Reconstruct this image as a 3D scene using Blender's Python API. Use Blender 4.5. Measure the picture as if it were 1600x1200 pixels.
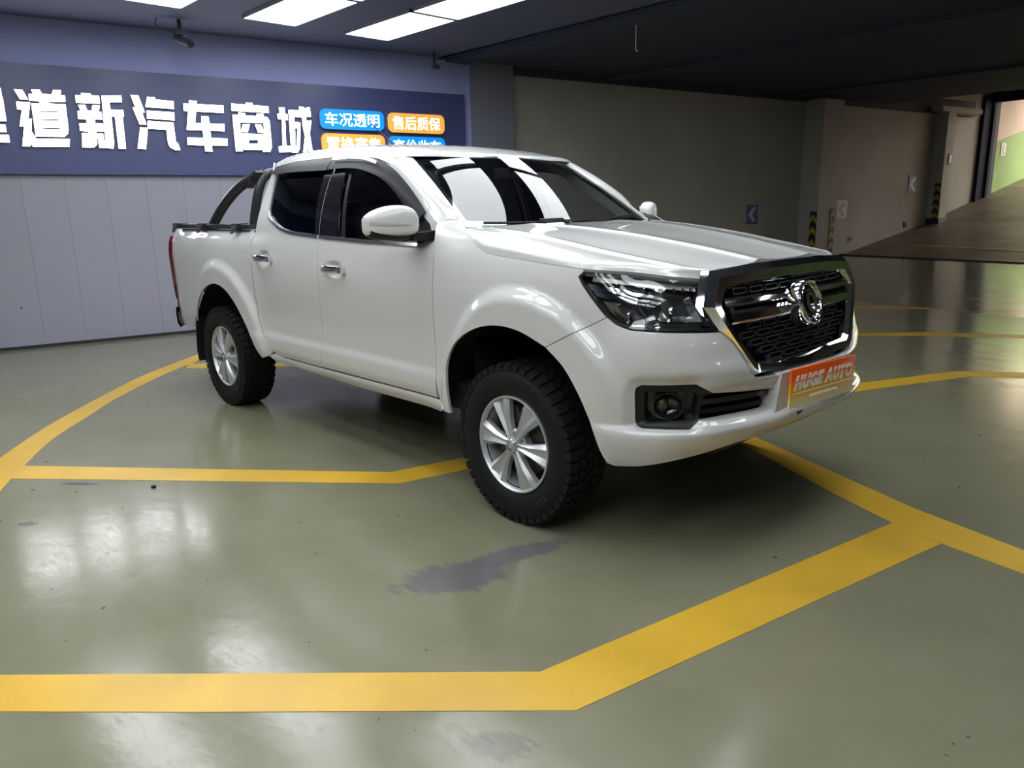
import bpy, bmesh, math, random
from mathutils import Vector, Matrix
from mathutils.geometry import delaunay_2d_cdt
random.seed(7)
D = bpy.data
SC = bpy.context.scene
for o in list(D.objects): D.objects.remove(o)
COL = SC.collection
R = math.radians

# ---------------------------------------------------------------- camera, sky, sun, exposure
cam = D.cameras.new('camera'); camo = D.objects.new('camera', cam); COL.objects.link(camo)
def aim(o, loc, yaw, pitch, roll):
    cy, sy, cp, sp = math.cos(yaw), math.sin(yaw), math.cos(pitch), math.sin(pitch)
    fw = Vector((cy*cp, sy*cp, -sp)); rt = Vector((sy, -cy, 0)); up = rt.cross(fw)
    c, s = math.cos(roll), math.sin(roll)
    r2 = c*rt + s*up; u2 = -s*rt + c*up
    m = Matrix((r2, u2, -fw)).transposed().to_4x4(); m.translation = loc
    o.matrix_world = m
aim(camo, Vector((2.42247, -3.13311, 1.41882)), 2.39456476, .228161357, -.0190110198)
cam.sensor_width = 36; cam.lens = 36*1192.047/1600; cam.clip_end = 200; cam.clip_start = .05
SC.camera = camo
SC.view_settings.view_transform = 'Standard'; SC.view_settings.look = 'None'
SC.view_settings.exposure = 0.0; SC.view_settings.gamma = 1; SC.view_settings.use_curve_mapping = False

world = D.worlds.new('sky'); SC.world = world; world.use_nodes = True
bg = world.node_tree.nodes['Background']; bg.inputs[0].default_value = (1.0, .93, .82, 1); bg.inputs[1].default_value = 15.0
sun = D.lights.new('sun', 'SUN'); sun.energy = 4.0; sun.angle = R(12); sun.color = (1, .9, .75)
suno = D.objects.new('sun', sun); COL.objects.link(suno)
suno.rotation_euler = (R(38), R(14), R(10))
PANEL_LIGHT = 8.0
SIGN_LIGHT = 7.0

# ---------------------------------------------------------------- materials
def nodes(name):
    m = D.materials.new(name); m.use_nodes = True
    nt = m.node_tree; b = nt.nodes['Principled BSDF']; return m, nt, b
def mat(name, col, rough=.5, metal=0, coat=0, spec=.5, bump=0, bscale=60, var=0, vscale=3, emis=0, coat_rough=.03):
    m, nt, b = nodes(name)
    b.inputs['Base Color'].default_value = (*col, 1); b.inputs['Roughness'].default_value = rough
    b.inputs['Metallic'].default_value = metal; b.inputs['Coat Weight'].default_value = coat
    b.inputs['Coat Roughness'].default_value = coat_rough; b.inputs['Specular IOR Level'].default_value = spec
    if emis:
        b.inputs['Emission Color'].default_value = (*col, 1); b.inputs['Emission Strength'].default_value = emis
    if bump or var:
        tc = nt.nodes.new('ShaderNodeTexCoord'); n = nt.nodes.new('ShaderNodeTexNoise'); n.inputs['Detail'].default_value = 5
        nt.links.new(tc.outputs['Object'], n.inputs['Vector'])
        if var:
            n.inputs['Scale'].default_value = vscale
            r = nt.nodes.new('ShaderNodeValToRGB'); r.color_ramp.elements[0].position = .3; r.color_ramp.elements[1].position = .7
            r.color_ramp.elements[0].color = (*[c*(1-var) for c in col], 1); r.color_ramp.elements[1].color = (*[min(1, c*(1+var*.5)) for c in col], 1)
            nt.links.new(n.outputs['Fac'], r.inputs['Fac']); nt.links.new(r.outputs['Color'], b.inputs['Base Color'])
        if bump:
            n2 = nt.nodes.new('ShaderNodeTexNoise'); n2.inputs['Scale'].default_value = bscale; n2.inputs['Detail'].default_value = 4
            nt.links.new(tc.outputs['Object'], n2.inputs['Vector'])
            bp = nt.nodes.new('ShaderNodeBump'); bp.inputs['Strength'].default_value = bump; bp.inputs['Distance'].default_value = .01
            nt.links.new(n2.outputs['Fac'], bp.inputs['Height']); nt.links.new(bp.outputs['Normal'], b.inputs['Normal'])
    return m
def glass(name, tint, ior=1.5, rough=0.0):
    m = D.materials.new(name); m.use_nodes = True; nt = m.node_tree
    for n in list(nt.nodes):
        if n.type != 'OUTPUT_MATERIAL': nt.nodes.remove(n)
    out = [n for n in nt.nodes if n.type == 'OUTPUT_MATERIAL'][0]
    t = nt.nodes.new('ShaderNodeBsdfTransparent'); t.inputs[0].default_value = (*tint, 1)
    g = nt.nodes.new('ShaderNodeBsdfGlossy'); g.inputs['Roughness'].default_value = rough; g.inputs[0].default_value = (1, 1, 1, 1)
    f = nt.nodes.new('ShaderNodeFresnel'); f.inputs[0].default_value = ior
    ge = nt.nodes.new('ShaderNodeNewGeometry'); mr = nt.nodes.new('ShaderNodeMapRange')   # a thin pane reflects alike from both sides
    mr.inputs[3].default_value = ior; mr.inputs[4].default_value = 1/ior; nt.links.new(ge.outputs['Backfacing'], mr.inputs[0]); nt.links.new(mr.outputs[0], f.inputs[0])
    mx = nt.nodes.new('ShaderNodeMixShader')
    nt.links.new(f.outputs[0], mx.inputs[0]); nt.links.new(t.outputs[0], mx.inputs[1]); nt.links.new(g.outputs[0], mx.inputs[2])
    nt.links.new(mx.outputs[0], out.inputs[0]); return m
def emit(name, col, k):
    m = mat(name, col, .5); b = m.node_tree.nodes['Principled BSDF']
    b.inputs['Emission Color'].default_value = (*col, 1); b.inputs['Emission Strength'].default_value = k; return m

M = {}
M['paint'] = mat('white_paint', (.56, .56, .548), .35, 0, 1.0, .4)
M['chrome'] = mat('chrome', (.80, .80, .82), .045, 1)
M['satin'] = mat('satin_chrome', (.55, .55, .56), .16, 1)
M['alloy'] = mat('silver_alloy', (.56, .57, .585), .38, .65, .3)
M['alloy_dark'] = mat('rim_barrel', (.16, .165, .17), .4, .8)
M['black'] = mat('black_plastic', (.008, .008, .0095), .46, spec=.35)
M['gloss_black'] = mat('gloss_black', (.010, .010, .012), .08, 0, .6)
M['satin_black'] = mat('powder_black', (.020, .021, .026), .30)
M['rubber'] = mat('tyre_rubber', (.0065, .0068, .0075), .6, spec=.25, bump=.12, bscale=90)
M['dark'] = mat('underbody', (.008, .008, .009), .8)
M['interior'] = mat('interior_trim', (.020, .020, .022), .7)
M['trim_grey'] = mat('pillar_trim', (.50, .48, .44), .7)
M['headliner'] = mat('headliner_cloth', (.05, .05, .052), .9)
M['seat'] = mat('seat_cloth', (.018, .018, .020), .85)
M['glass'] = glass('windscreen_glass', (.78, .82, .80))
M['tint'] = glass('tinted_glass', (.66, .68, .72))
M['bright_trim'] = mat('bright_trim', (.86, .86, .88), .24, 1)
M['privacy'] = glass('privacy_glass', (.03, .03, .035))
M['lens'] = glass('lamp_lens', (.95, .96, .97), 1.5)
M['visor'] = mat('smoke_plastic', (.008, .008, .010), .36, spec=.12)
M['red_lens'] = mat('red_lens', (.10, .006, .012), .08, 0, 1)
M['amber'] = mat('clear_marker', (.50, .50, .50), .2, .2)
M['reflector'] = mat('lamp_reflector', (.66, .66, .67), .14, 1)
M['lamp_house'] = mat('lamp_housing', (.045, .046, .05), .3, .3)
M['pillar'] = mat('pillar_paint', (.20, .21, .27), .75, bump=.05, bscale=50)
M['brake'] = mat('brake_steel', (.10, .095, .09), .45, .8)
M['white'] = mat('white_enamel', (.92, .92, .92), .5)
M['navy'] = mat('sign_board_navy', (.065, .078, .20), .35)
M['letter'] = emit('lit_letter', (.95, .97, 1.0), SIGN_LIGHT)
M['letter_side'] = mat('letter_return', (.35, .35, .38), .5)
M['blue_lit'] = emit('lit_blue', (.0, .22, .80), 1.0)
M['orange_lit'] = emit('lit_orange', (.90, .36, .055), .85)
M['text_lit'] = emit('lit_text', (.9, .95, 1.0), 1.6)
M['panel_lit'] = emit('led_diffuser', (.93, .97, 1.0), PANEL_LIGHT)
M['frame_alu'] = mat('aluminium_frame', (.45, .46, .50), .35, .8)
M['wall_panel'] = mat('wall_panel_paint', (.30, .295, .36), .5, bump=.03, bscale=40, var=.05, vscale=1.2)
M['wall_up'] = mat('upper_wall_haze_tint', (.36, .40, .72), .7, bump=.05, bscale=50)  # bluish haze from the lit sign and panels is mixed into this colour
M['plaster'] = mat('grey_plaster', (.42, .41, .385), .85, bump=.12, bscale=25, var=.14, vscale=.9)
M['ceiling'] = mat('ceiling_haze_tint', (.10, .115, .185), .8, bump=.05, bscale=20)  # the blue glow hanging under the ceiling is put into its colour
M['ceiling_dark'] = mat('ceiling_shaded', (.034, .043, .072), .8)  # darker copy of the ceiling colour, standing in for missing light
M['baseboard'] = mat('dark_skirting', (.02, .02, .024), .5)
M['yellow'] = mat('yellow_road_paint', (.57, .345, .028), .36, bump=.06, bscale=70, var=.16, vscale=2.4)
M['stripe_y'] = mat('hazard_yellow', (.40, .27, .03), .5)
M['stripe_k'] = mat('hazard_black', (.014, .014, .016), .5)
M['sign_blue'] = mat('arrow_sign_blue', (.02, .05, .30), .4)
M['sign_white'] = mat('arrow_white', (.55, .56, .58), .4)
M['red_box'] = mat('red_frame', (.35, .06, .03), .5)
M['door_blue'] = mat('door_frame_navy', (.010, .015, .036), .8, spec=.15)
M['green_wall'] = mat('green_wall_paint', (.30, .46, .17), .85, var=.12, vscale=1.5, bump=.1, bscale=20)
M['pink_wall'] = mat('beige_wall_paint', (.66, .54, .44), .85, var=.1, vscale=1.5, bump=.1, bscale=20)
M['cctv'] = mat('camera_housing', (.05, .05, .07), .5)

def floor_material():
    m, nt, b = nodes('green_epoxy_floor')
    L = nt.links.new; N = nt.nodes.new
    tc = N('ShaderNodeTexCoord')
    def noise(scale, detail=6, rough=.55, stretch=None):
        n = N('ShaderNodeTexNoise'); n.inputs['Scale'].default_value = scale; n.inputs['Detail'].default_value = detail; n.inputs['Roughness'].default_value = rough
        if stretch:
            mp = N('ShaderNodeMapping'); mp.inputs['Scale'].default_value = stretch[:3]; mp.inputs['Rotation'].default_value = (0, 0, stretch[3])
            L(tc.outputs['Object'], mp.inputs[0]); L(mp.outputs[0], n.inputs['Vector'])
        else: L(tc.outputs['Object'], n.inputs['Vector'])
        return n.outputs['Fac']
    def ramp(fac, a, b_, c0, c1):
        r = N('ShaderNodeValToRGB'); e = r.color_ramp.elements; e[0].position = a; e[1].position = b_; e[0].color = (*c0, 1); e[1].color = (*c1, 1)
        L(fac, r.inputs[0]); return r.outputs[0]
    def mix(fac, a, b_):
        x = N('ShaderNodeMix'); x.data_type = 'RGBA'; L(fac, x.inputs[0]); L(a, x.inputs[6])
        if isinstance(b_, tuple): x.inputs[7].default_value = (*b_, 1)
        else: L(b_, x.inputs[7])
        return x.outputs[2]
    base = ramp(noise(1.1), .3, .7, (.160, .157, .100), (.192, .189, .127))
    base = mix(ramp(noise(5, 8, .7), .50, .80, (0, 0, 0), (.4, .4, .4)), base, (.205, .20, .148))
    base = mix(ramp(noise(19, 2, .4), .745, .77, (0, 0, 0), (.9, .9, .9)), base, (.055, .055, .05))
    # an oval worn patch with ragged edge, and tyre scuffs: marks with a shape of their own
    def blob(cx, cy, ax, ay, ang, edge, amount, nscale):
        mp = N('ShaderNodeMapping'); mp.vector_type = 'TEXTURE'
        mp.inputs['Location'].default_value = (cx, cy, 0); mp.inputs['Rotation'].default_value = (0, 0, ang); mp.inputs['Scale'].default_value = (ax, ay, 50)
        L(tc.outputs['Object'], mp.inputs[0])
        ln = N('ShaderNodeVectorMath'); ln.operation = 'LENGTH'; L(mp.outputs[0], ln.inputs[0])
        ad = N('ShaderNodeMath'); ad.operation = 'MULTIPLY_ADD'; ad.inputs[1].default_value = edge; L(noise(nscale, 8, .7, (1, 3.5, 1, -ang)), ad.inputs[0]); L(ln.outputs['Value'], ad.inputs[2])
        mr = N('ShaderNodeMapRange'); mr.inputs[1].default_value = .5*edge+.72; mr.inputs[2].default_value = .5*edge+1.0
        mr.inputs[3].default_value = amount; mr.inputs[4].default_value = 0; L(ad.outputs[0], mr.inputs[0]); return mr.outputs[0]
    base = mix(blob(.235, -1.43, .25, .135, R(62), 1.5, .85, 6), base, (.105, .10, .115))
    base = mix(blob(.255, -1.12, .28, .075, R(76), 1.6, .8, 7), base, (.105, .10, .115))
    base = mix(blob(1.07, -1.96, .11, .06, R(40), 2.4, .55, 12), base, (.08, .075, .06))
    base = mix(blob(-2.05, -2.20, .13, .025, R(40), 1.0, .8, 12), base, (.07, .065, .085))
    base = mix(blob(-1.62, -2.53, .05, .03, R(40), 1.8, .8, 20), base, (.06, .055, .06))
    L(base, b.inputs['Base Color'])
    rr = ramp(noise(2.3, 9, .65, (1, 2.2, 1, .6)), .3, .72, (.10,)*3, (.20,)*3)
    sc1 = ramp(noise(14, 8, .75, (1, 5, 1, .5)), .50, .72, (0, 0, 0), (.13, .13, .13)); sc2 = ramp(noise(22, 8, .75, (5, 1, 1, .2)), .54, .74, (0, 0, 0), (.12, .12, .12))
    ad1 = N('ShaderNodeMath'); L(rr, ad1.inputs[0]); L(sc1, ad1.inputs[1]); ad2 = N('ShaderNodeMath'); L(ad1.outputs[0], ad2.inputs[0]); L(sc2, ad2.inputs[1])
    L(ad2.outputs[0], b.inputs['Roughness'])
    bp = N('ShaderNodeBump'); bp.inputs['Strength'].default_value = .05; bp.inputs['Distance'].default_value = .02
    L(noise(6, 6, .6), bp.inputs['Height']); L(bp.outputs[0], b.inputs['Normal'])
    b.inputs['Specular IOR Level'].default_value = .42
    return m
M['floor'] = floor_material()
def ramp_material():
    m = mat('brown_concrete_ramp', (.13, .095, .065), .45, bump=.25, bscale=14, var=.45, vscale=1.6); return m
M['ramp'] = ramp_material()
def plate_material():
    m, nt, b = nodes('plate_gradient'); tc = nt.nodes.new('ShaderNodeTexCoord'); sx = nt.nodes.new('ShaderNodeSeparateXYZ')
    nt.links.new(tc.outputs['Object'], sx.inputs[0])
    mr = nt.nodes.new('ShaderNodeMapRange'); mr.inputs[1].default_value = -.085; mr.inputs[2].default_value = .085
    nt.links.new(sx.outputs['Z'], mr.inputs[0]); r = nt.nodes.new('ShaderNodeValToRGB'); e = r.color_ramp.elements
    e[0].position = 0; e[0].color = (1, .97, .85, 1); e[1].position = 1; e[1].color = (1.0, .10, .0, 1)
    for p_, c in ((.12, (1, .85, .45, 1)), (.38, (1.0, .56, .0, 1)), (.75, (1.0, .13, .0, 1))):
        x = e.new(p_); x.color = c
    nt.links.new(mr.outputs[0], r.inputs[0]); nt.links.new(r.outputs[0], b.inputs['Base Color']); b.inputs['Roughness'].default_value = .35
    return m
M['plate'] = plate_material()

# ---------------------------------------------------------------- helpers
def put(o, parent=None, loc=None):
    COL.objects.link(o)
    if parent is not None: o.parent = parent
    if loc is not None: o.location = loc
    return o
def tag(o, label=None, cat=None, group=None, kind=None):
    if label: o['label'] = label
    if cat: o['category'] = cat
    if group: o['group'] = group
    if kind: o['kind'] = kind
    return o
def empty(name, loc, label, cat, group=None):
    o = D.objects.new(name, None); o.empty_display_size = .2; COL.objects.link(o); o.location = loc; return tag(o, label, cat, group)
def mesh(name, V, F, m, smooth=None, normals=None):
    me = D.meshes.new(name); me.from_pydata([tuple(v) for v in V], [], F)
    for x in (m if isinstance(m, (list, tuple)) else [m]): me.materials.append(x)
    if normals is not None:
        me.polygons.foreach_set('use_smooth', [True]*len(me.polygons)); me.normals_split_custom_set_from_vertices(normals)
    elif smooth is not None:
        if smooth >= 180: me.polygons.foreach_set('use_smooth', [True]*len(me.polygons))
        else:
            me.polygons.foreach_set('use_smooth', [True]*len(me.polygons)); me.set_sharp_from_angle(angle=R(smooth))
    return me
TRUCK_LOC = Vector((-1.6, 0, 0))
def child(name, me, parent, off=True):
    """a part whose mesh is in world coordinates; parents chain back to the truck root"""
    o = D.objects.new(name, me)
    put(o, parent)
    if off and parent is not None:
        w = Vector((0, 0, 0)); p = parent
        while p is not None: w += p.location; p = p.parent
        o.location = -w
    return o
def recalc(V, F):
    bm = bmesh.new(); vs = [bm.verts.new(v) for v in V]
    for f in F:
        try: bm.faces.new([vs[i] for i in f])
        except ValueError: pass
    bmesh.ops.recalc_face_normals(bm, faces=bm.faces)
    bm.verts.index_update()
    V2 = [v.co.copy() for v in bm.verts]; F2 = [[v.index for v in f.verts] for f in bm.faces]; bm.free(); return V2, F2
class MB:
    def __init__(s): s.V = []; s.F = []
    def add(s, V, F, m=None):
        k = len(s.V); s.V += [tuple((m @ Vector(v)) if m else v) for v in V]; s.F += [[i+k for i in f] for f in F]; return s
    def box(s, a, b, bev=0, m=None):
        x0, y0, z0 = a; x1, y1, z1 = b
        if not bev:
            V = [(x, y, z) for x in (x0, x1) for y in (y0, y1) for z in (z0, z1)]
            F = [[0, 1, 3, 2], [4, 6, 7, 5], [0, 4, 5, 1], [2, 3, 7, 6], [0, 2, 6, 4], [1, 5, 7, 3]]
            return s.add(V, F, m)
        bm = bmesh.new(); bmesh.ops.create_cube(bm, size=1)
        for v in bm.verts: v.co = Vector(((x0+x1)/2+v.co.x*(x1-x0), (y0+y1)/2+v.co.y*(y1-y0), (z0+z1)/2+v.co.z*(z1-z0)))
        bmesh.ops.bevel(bm, geom=bm.edges[:], offset=bev, segments=2, affect='EDGES', profile=.6)
        bm.verts.index_update(); s.add([v.co.copy() for v in bm.verts], [[v.index for v in f.verts] for f in bm.faces], m); bm.free(); return s
    def tube(s, P, r, n=10, closed=False, caps=True):
        P = [Vector(p) for p in P]; N = len(P); rings = []; prev = None
        for i, p in enumerate(P):
            a = P[i-1] if (i > 0 or closed) else p; b = P[(i+1) % N] if (i < N-1 or closed) else p
            t = (b-a).normalized()
            if prev is None:
                u = t.cross(Vector((0, 0, 1)));
                if u.length < .1: u = t.cross(Vector((1, 0, 0)))
            else: u = prev - t*prev.dot(t)
            u.normalize(); prev = u; w = t.cross(u)
            rr = r[i] if isinstance(r, (list, tuple)) else r
            rings.append([p+(u*math.cos(2*math.pi*k/n)+w*math.sin(2*math.pi*k/n))*rr for k in range(n)])
        V = [v for q in rings for v in q]; F = []
        for i in range(N if closed else N-1):
            for k in range(n):
                a = i*n+k; b = i*n+(k+1) % n; c = ((i+1) % N)*n+(k+1) % n; d = ((i+1) % N)*n+k
                F.append([a, b, c, d])
        if caps and not closed: F += [list(range(n))[::-1], list(range((N-1)*n, N*n))]
        return s.add(V, F)
    def lathe(s, prof, n=48, axis='y', c=(0, 0, 0), a0=0, a1=2*math.pi):
        full = abs(a1-a0-2*math.pi) < 1e-6; cnt = n if full else n+1; V = []; F = []
        for k in range(cnt):
            a = a0+(a1-a0)*k/n; ca, sa = math.cos(a), math.sin(a)
            for r, h in prof:
                V.append((c[0]+r*ca, c[1]+h, c[2]+r*sa) if axis == 'y' else (c[0]+h, c[1]+r*ca, c[2]+r*sa) if axis == 'x' else (c[0]+r*ca, c[1]+r*sa, c[2]+h))
        m = len(prof)
        for k in range(n):
            k2 = (k+1) % cnt
            for j in range(m-1): F.append([k*m+j, k*m+j+1, k2*m+j+1, k2*m+j])
        return s.add(V, F)
    def prism(s, poly, fn0, fn1):
        """poly in 2D, fn maps 2D to 3D for the front and back"""
        n = len(poly); V = [fn0(*p) for p in poly]+[fn1(*p) for p in poly]
        F = [list(range(n)), list(range(n, 2*n))[::-1]]+[[i, i+n, (i+1) % n+n, (i+1) % n] for i in range(n)]
        return s.add(V, F)
    def mirror(s): return MBfrom([(x, -y, z) for x, y, z in s.V], [f[::-1] for f in s.F])
    def me(s, name, m, smooth=40, fix=True):
        V, F = recalc(s.V, s.F) if fix else (s.V, s.F)
        return mesh(name, V, F, m, smooth)
def MBfrom(V, F):
    b = MB(); b.V = list(V); b.F = list(F); return b
def part(name, mb, m, parent, smooth=40, fix=True): return child(name, mb.me(name, m, smooth, fix), parent)
def both(name, mb, m, parents, smooth=40):
    """the same part on the right side and mirrored on the left side"""
    a = part(name, mb, m, parents[0] if isinstance(parents, (list, tuple)) else parents, smooth)
    b = part(name, mb.mirror(), m, parents[1] if isinstance(parents, (list, tuple)) else parents, smooth)
    return a, b
def grid_me(name, rows, m, sym=False, smooth=180, thick=0):
    if sym: rows = [r+[(x, -y, z) for x, y, z in reversed(r[:-1] if abs(r[-1][1]) < 1e-6 else r)] for r in rows]
    n = len(rows[0]); V = [v for r in rows for v in r]
    F = [[i*n+j, i*n+j+1, (i+1)*n+j+1, (i+1)*n+j] for i in range(len(rows)-1) for j in range(n-1)]
    V, F = recalc(V, F); return mesh(name, V, F, m, smooth)
def text_mb(txt, size, offset=0.0, extrude=.002, shear=0, align='CENTER', space=1.0):
    c = D.curves.new('txt', 'FONT'); c.body = txt; c.size = size; c.offset = offset; c.extrude = extrude; c.align_x = align; c.align_y = 'CENTER'; c.shear = shear; c.resolution_u = 3; c.space_character = space
    o = D.objects.new('txt', c); COL.objects.link(o); dg = bpy.context.evaluated_depsgraph_get(); dg.update()
    me = D.meshes.new_from_object(o.evaluated_get(dg)); b = MBfrom([v.co.to_tuple() for v in me.vertices], [list(p.vertices) for p in me.polygons])
    D.objects.remove(o); D.curves.remove(c); D.meshes.remove(me); return b

# ---------------------------------------------------------------- truck body surfaces
def pchip(pts):
    xs=[a for a,b in pts]; ys=[b for a,b in pts]; n=len(xs)
    d=[(ys[i+1]-ys[i])/(xs[i+1]-xs[i]) for i in range(n-1)]
    m=[d[0]]+[0 if d[i-1]*d[i]<=0 else 2*d[i-1]*d[i]/(d[i-1]+d[i]) for i in range(1,n-1)]+[d[-1]]
    def f(x):
        if x<=xs[0]: return ys[0]
        if x>=xs[-1]: return ys[-1]
        i=0
        while x>xs[i+1]: i+=1
        h=xs[i+1]-xs[i]; t=(x-xs[i])/h
        return (ys[i]*(1+2*t)*(1-t)**2+ys[i+1]*t*t*(3-2*t)+h*(m[i]*t*(1-t)**2-m[i+1]*t*t*(1-t)))
    return f
def sm(a,b,x):
    t=min(1,max(0,(x-a)/(b-a))); return t*t*(3-2*t)
def catmull(P,n):
    out=[]
    for i in range(len(P)-1):
        p0=P[max(i-1,0)];p1=P[i];p2=P[i+1];p3=P[min(i+2,len(P)-1)]
        def tj(ti,a,b): return ti+max(1e-6,math.dist(a,b))**.5
        if i==0: p0=tuple(2*a-b for a,b in zip(p1,p2))
        if i==len(P)-2: p3=tuple(2*b-a for a,b in zip(p1,p2))
        t0=0;t1=tj(t0,p0,p1);t2=tj(t1,p1,p2);t3=tj(t2,p2,p3)
        for k in range(n):
            t=t1+(t2-t1)*k/n
            A1=[(t1-t)/(t1-t0)*a+(t-t0)/(t1-t0)*b for a,b in zip(p0,p1)]
            A2=[(t2-t)/(t2-t1)*a+(t-t1)/(t2-t1)*b for a,b in zip(p1,p2)]
            A3=[(t3-t)/(t3-t2)*a+(t-t2)/(t3-t2)*b for a,b in zip(p2,p3)]
            B1=[(t2-t)/(t2-t0)*a+(t-t0)/(t2-t0)*b for a,b in zip(A1,A2)]
            B2=[(t3-t)/(t3-t1)*a+(t-t1)/(t3-t1)*b for a,b in zip(A2,A3)]
            out.append(tuple((t2-t)/(t2-t1)*a+(t-t1)/(t2-t1)*b for a,b in zip(B1,B2)))
    out.append(tuple(P[-1])); return out
# --- plan outline of the lower body (right side, y<0), s == x along the flank
PLAN=[(-4.30,-.70),(-4.22,-.80),(-4.08,-.862),(-3.85,-.885),(-3.15,-.893),(-2.4,-.890),(-1.6,-.890),(-.8,-.890),(-.3,-.893),(0.05,-.895),(.28,-.888),(.45,-.868),(.60,-.828),(.73,-.758),(.825,-.65),(.882,-.50),(.918,-.34),(.938,-.17),(.943,0)]
_pl=catmull(PLAN,24)
_S=[0]
for a,b in zip(_pl,_pl[1:]): _S.append(_S[-1]+math.dist(a,b))
_k=min(range(len(_pl)),key=lambda i:abs(_pl[i][0]+.8)); _o=_S[_k]+.8+(_pl[_k][0]-(-.8))*-1
_S=[v-_o for v in _S]
S_C=_S[-1]; S_R=_S[0]
def plan(s):
    lo,hi=0,len(_S)-1
    s=min(max(s,_S[0]),_S[-1])
    while hi-lo>1:
        m=(lo+hi)//2
        if _S[m]<=s: lo=m
        else: hi=m
    t=(s-_S[lo])/(_S[hi]-_S[lo]); a=_pl[lo];b=_pl[hi]
    def tan(i):
        i0=max(i-3,0);i1=min(i+3,len(_pl)-1); d=(_pl[i1][0]-_pl[i0][0],_pl[i1][1]-_pl[i0][1]); l=math.hypot(*d)
        if i>=len(_pl)-3: return (0,1)
        return (d[0]/l,d[1]/l)
    ta=tan(lo);tb=tan(hi); tx=ta[0]+(tb[0]-ta[0])*t; ty=ta[1]+(tb[1]-ta[1])*t; l=math.hypot(tx,ty)
    return a[0]+(b[0]-a[0])*t,a[1]+(b[1]-a[1])*t,ty/l,-tx/l   # x,y, outward normal
# --- outward offset profiles z->off
P_DOOR=pchip([(.40,-.060),(.47,-.030),(.53,-.014),(.585,-.012),(.645,-.026),(.74,-.024),(.86,-.012),(.97,-.002),(1.04,0.0),(1.12,-.004),(1.20,-.014),(1.28,-.032),(1.36,-.075)])
P_FEND=pchip([(.40,-.03),(.60,-.012),(.90,-.010),(1.02,-.006),(1.10,-.010),(1.17,-.022),(1.23,-.042),(1.28,-.068),(1.32,-.105),(1.36,-.16)])
P_CORN=pchip([(.36,-.04),(.40,.0),(.44,.02),(.53,.040),(.548,.036),(.575,.010),(.62,.014),(.70,.022),(.79,.022),(.88,.012),(.93,.0),(.99,-.02),(1.06,-.04),(1.12,-.075),(1.17,-.12),(1.22,-.19)])
P_MID=pchip([(.38,-.05),(.44,-.01),(.50,.035),(.56,.058),(.575,.052),(.60,.018),(.66,.006),(.69,.006),(.735,.028),(.78,.030),(.84,.014),(.90,-.002),(.96,-.03),(1.04,-.055),(1.11,-.09),(1.17,-.14)])
P_CENT=pchip([(.38,-.10),(.46,-.04),(.50,.005),(.555,.052),(.572,.050),(.60,.016),(.66,.004),(.69,.004),(.73,.020),(.84,-.02),(1.17,-.11)])
P_BED=pchip([(.40,-.05),(.50,-.025),(.62,-.014),(.80,-.010),(1.0,-.002),(1.08,0),(1.16,-.006),(1.22,-.02),(1.27,-.05),(1.30,-.08)])
SECT=[(-9,P_BED),(-2.75,P_BED),(-2.35,P_DOOR),(-.75,P_DOOR),(-.35,P_FEND),(.40,P_FEND),(.66,P_CORN),(1.02,P_MID),(S_C-.12,P_CENT),(S_C+1,P_CENT)]
WH=((0.0,.372),(-3.15,.372))
def flare(s,z):
    o=0
    if z<.2: return 0
    for k,(wx,wz) in enumerate(WH):
        dx=s-wx-.04
        if abs(dx)>1.1: continue
        kx=1.12 if dx<0 else (1.0 if k==0 else .93)
        r=math.hypot(dx*kx,(z-.40)*.93)
        if r<.95:
            w=.034*(1-sm(.575,.655,r))+.010*(1-sm(.60,.80,r))
            if k==0 and dx>0: w*=1-.85*sm(.40,.62,dx)*sm(.95,.75,z)
            o+=w
    return o
FOGP=[(.636,.700),(.645,.726),(.662,.735),(.867,.742),(.935,.703),(.90,.690),(.885,.598),(.846,.567),(.668,.564),(.640,.585)]
def fogdip(s,z):
    if not (.55<s<1.0 and .50<z<.80): return 0
    dm=9; ins=False; j=len(FOGP)-1
    for i in range(len(FOGP)):
        ax,ay=FOGP[j]; bx,by=FOGP[i]
        if (by>z)!=(ay>z) and s<(ax-bx)*(z-by)/(ay-by)+bx: ins=not ins
        t=((s-ax)*(bx-ax)+(z-ay)*(by-ay))/((bx-ax)**2+(by-ay)**2); t=min(1,max(0,t))
        dm=min(dm,math.hypot(s-ax-t*(bx-ax),z-ay-t*(by-ay))); j=i
    if ins: dm=0
    w=1-sm(.84,.93,s)
    if z<.575: w*=sm(.548,.575,z)
    return -.021*(1-sm(-.012,.050,dm))/(1-sm(-.012,.050,0))*w
def offA(s,z):
    i=0
    while s>SECT[i+1][0]: i+=1
    (a,f),(b,g)=SECT[i],SECT[i+1]
    t=sm(a,b,s)
    return (f(z)*(1-t)+g(z)*t if f is not g else f(z))+flare(s,z)+fogdip(s,z)
def liftA(s,z,d=0):
    x,y,nx,ny=plan(s); o=offA(s,z)+d
    return (x+nx*o,y+ny*o,z)
# --- cab side (glass house) sheet, right side
def liftG(x,z,d=0):
    h=z-1.26
    y=.862-.16*h-.50*h*h*(1 if h>0 else 0)
    y-=.055*sm(-1.25,-.35,x)*(1 if 1 else 0)+.025*sm(-2.1,-2.7,x)
    return (x,-(y+d),z)

def liftD(x, z, d=0):
    t = sm(1.20, 1.31, z)
    a = liftA(x, z, d); 
    for (hx, hz) in ((-1.48, 1.088), (-2.367, 1.118)):        # finger recess behind each door handle
        e = math.hypot((x-hx)/.105, (z-hz)/.056)
        if e < 1.1: a = (a[0], a[1]+.022*(1-sm(.45, 1.0, e)), a[2])
    if t == 0: return a
    g = liftG(x, z, d)
    return (x, a[1]*(1-t)+g[1]*t, z)

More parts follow.
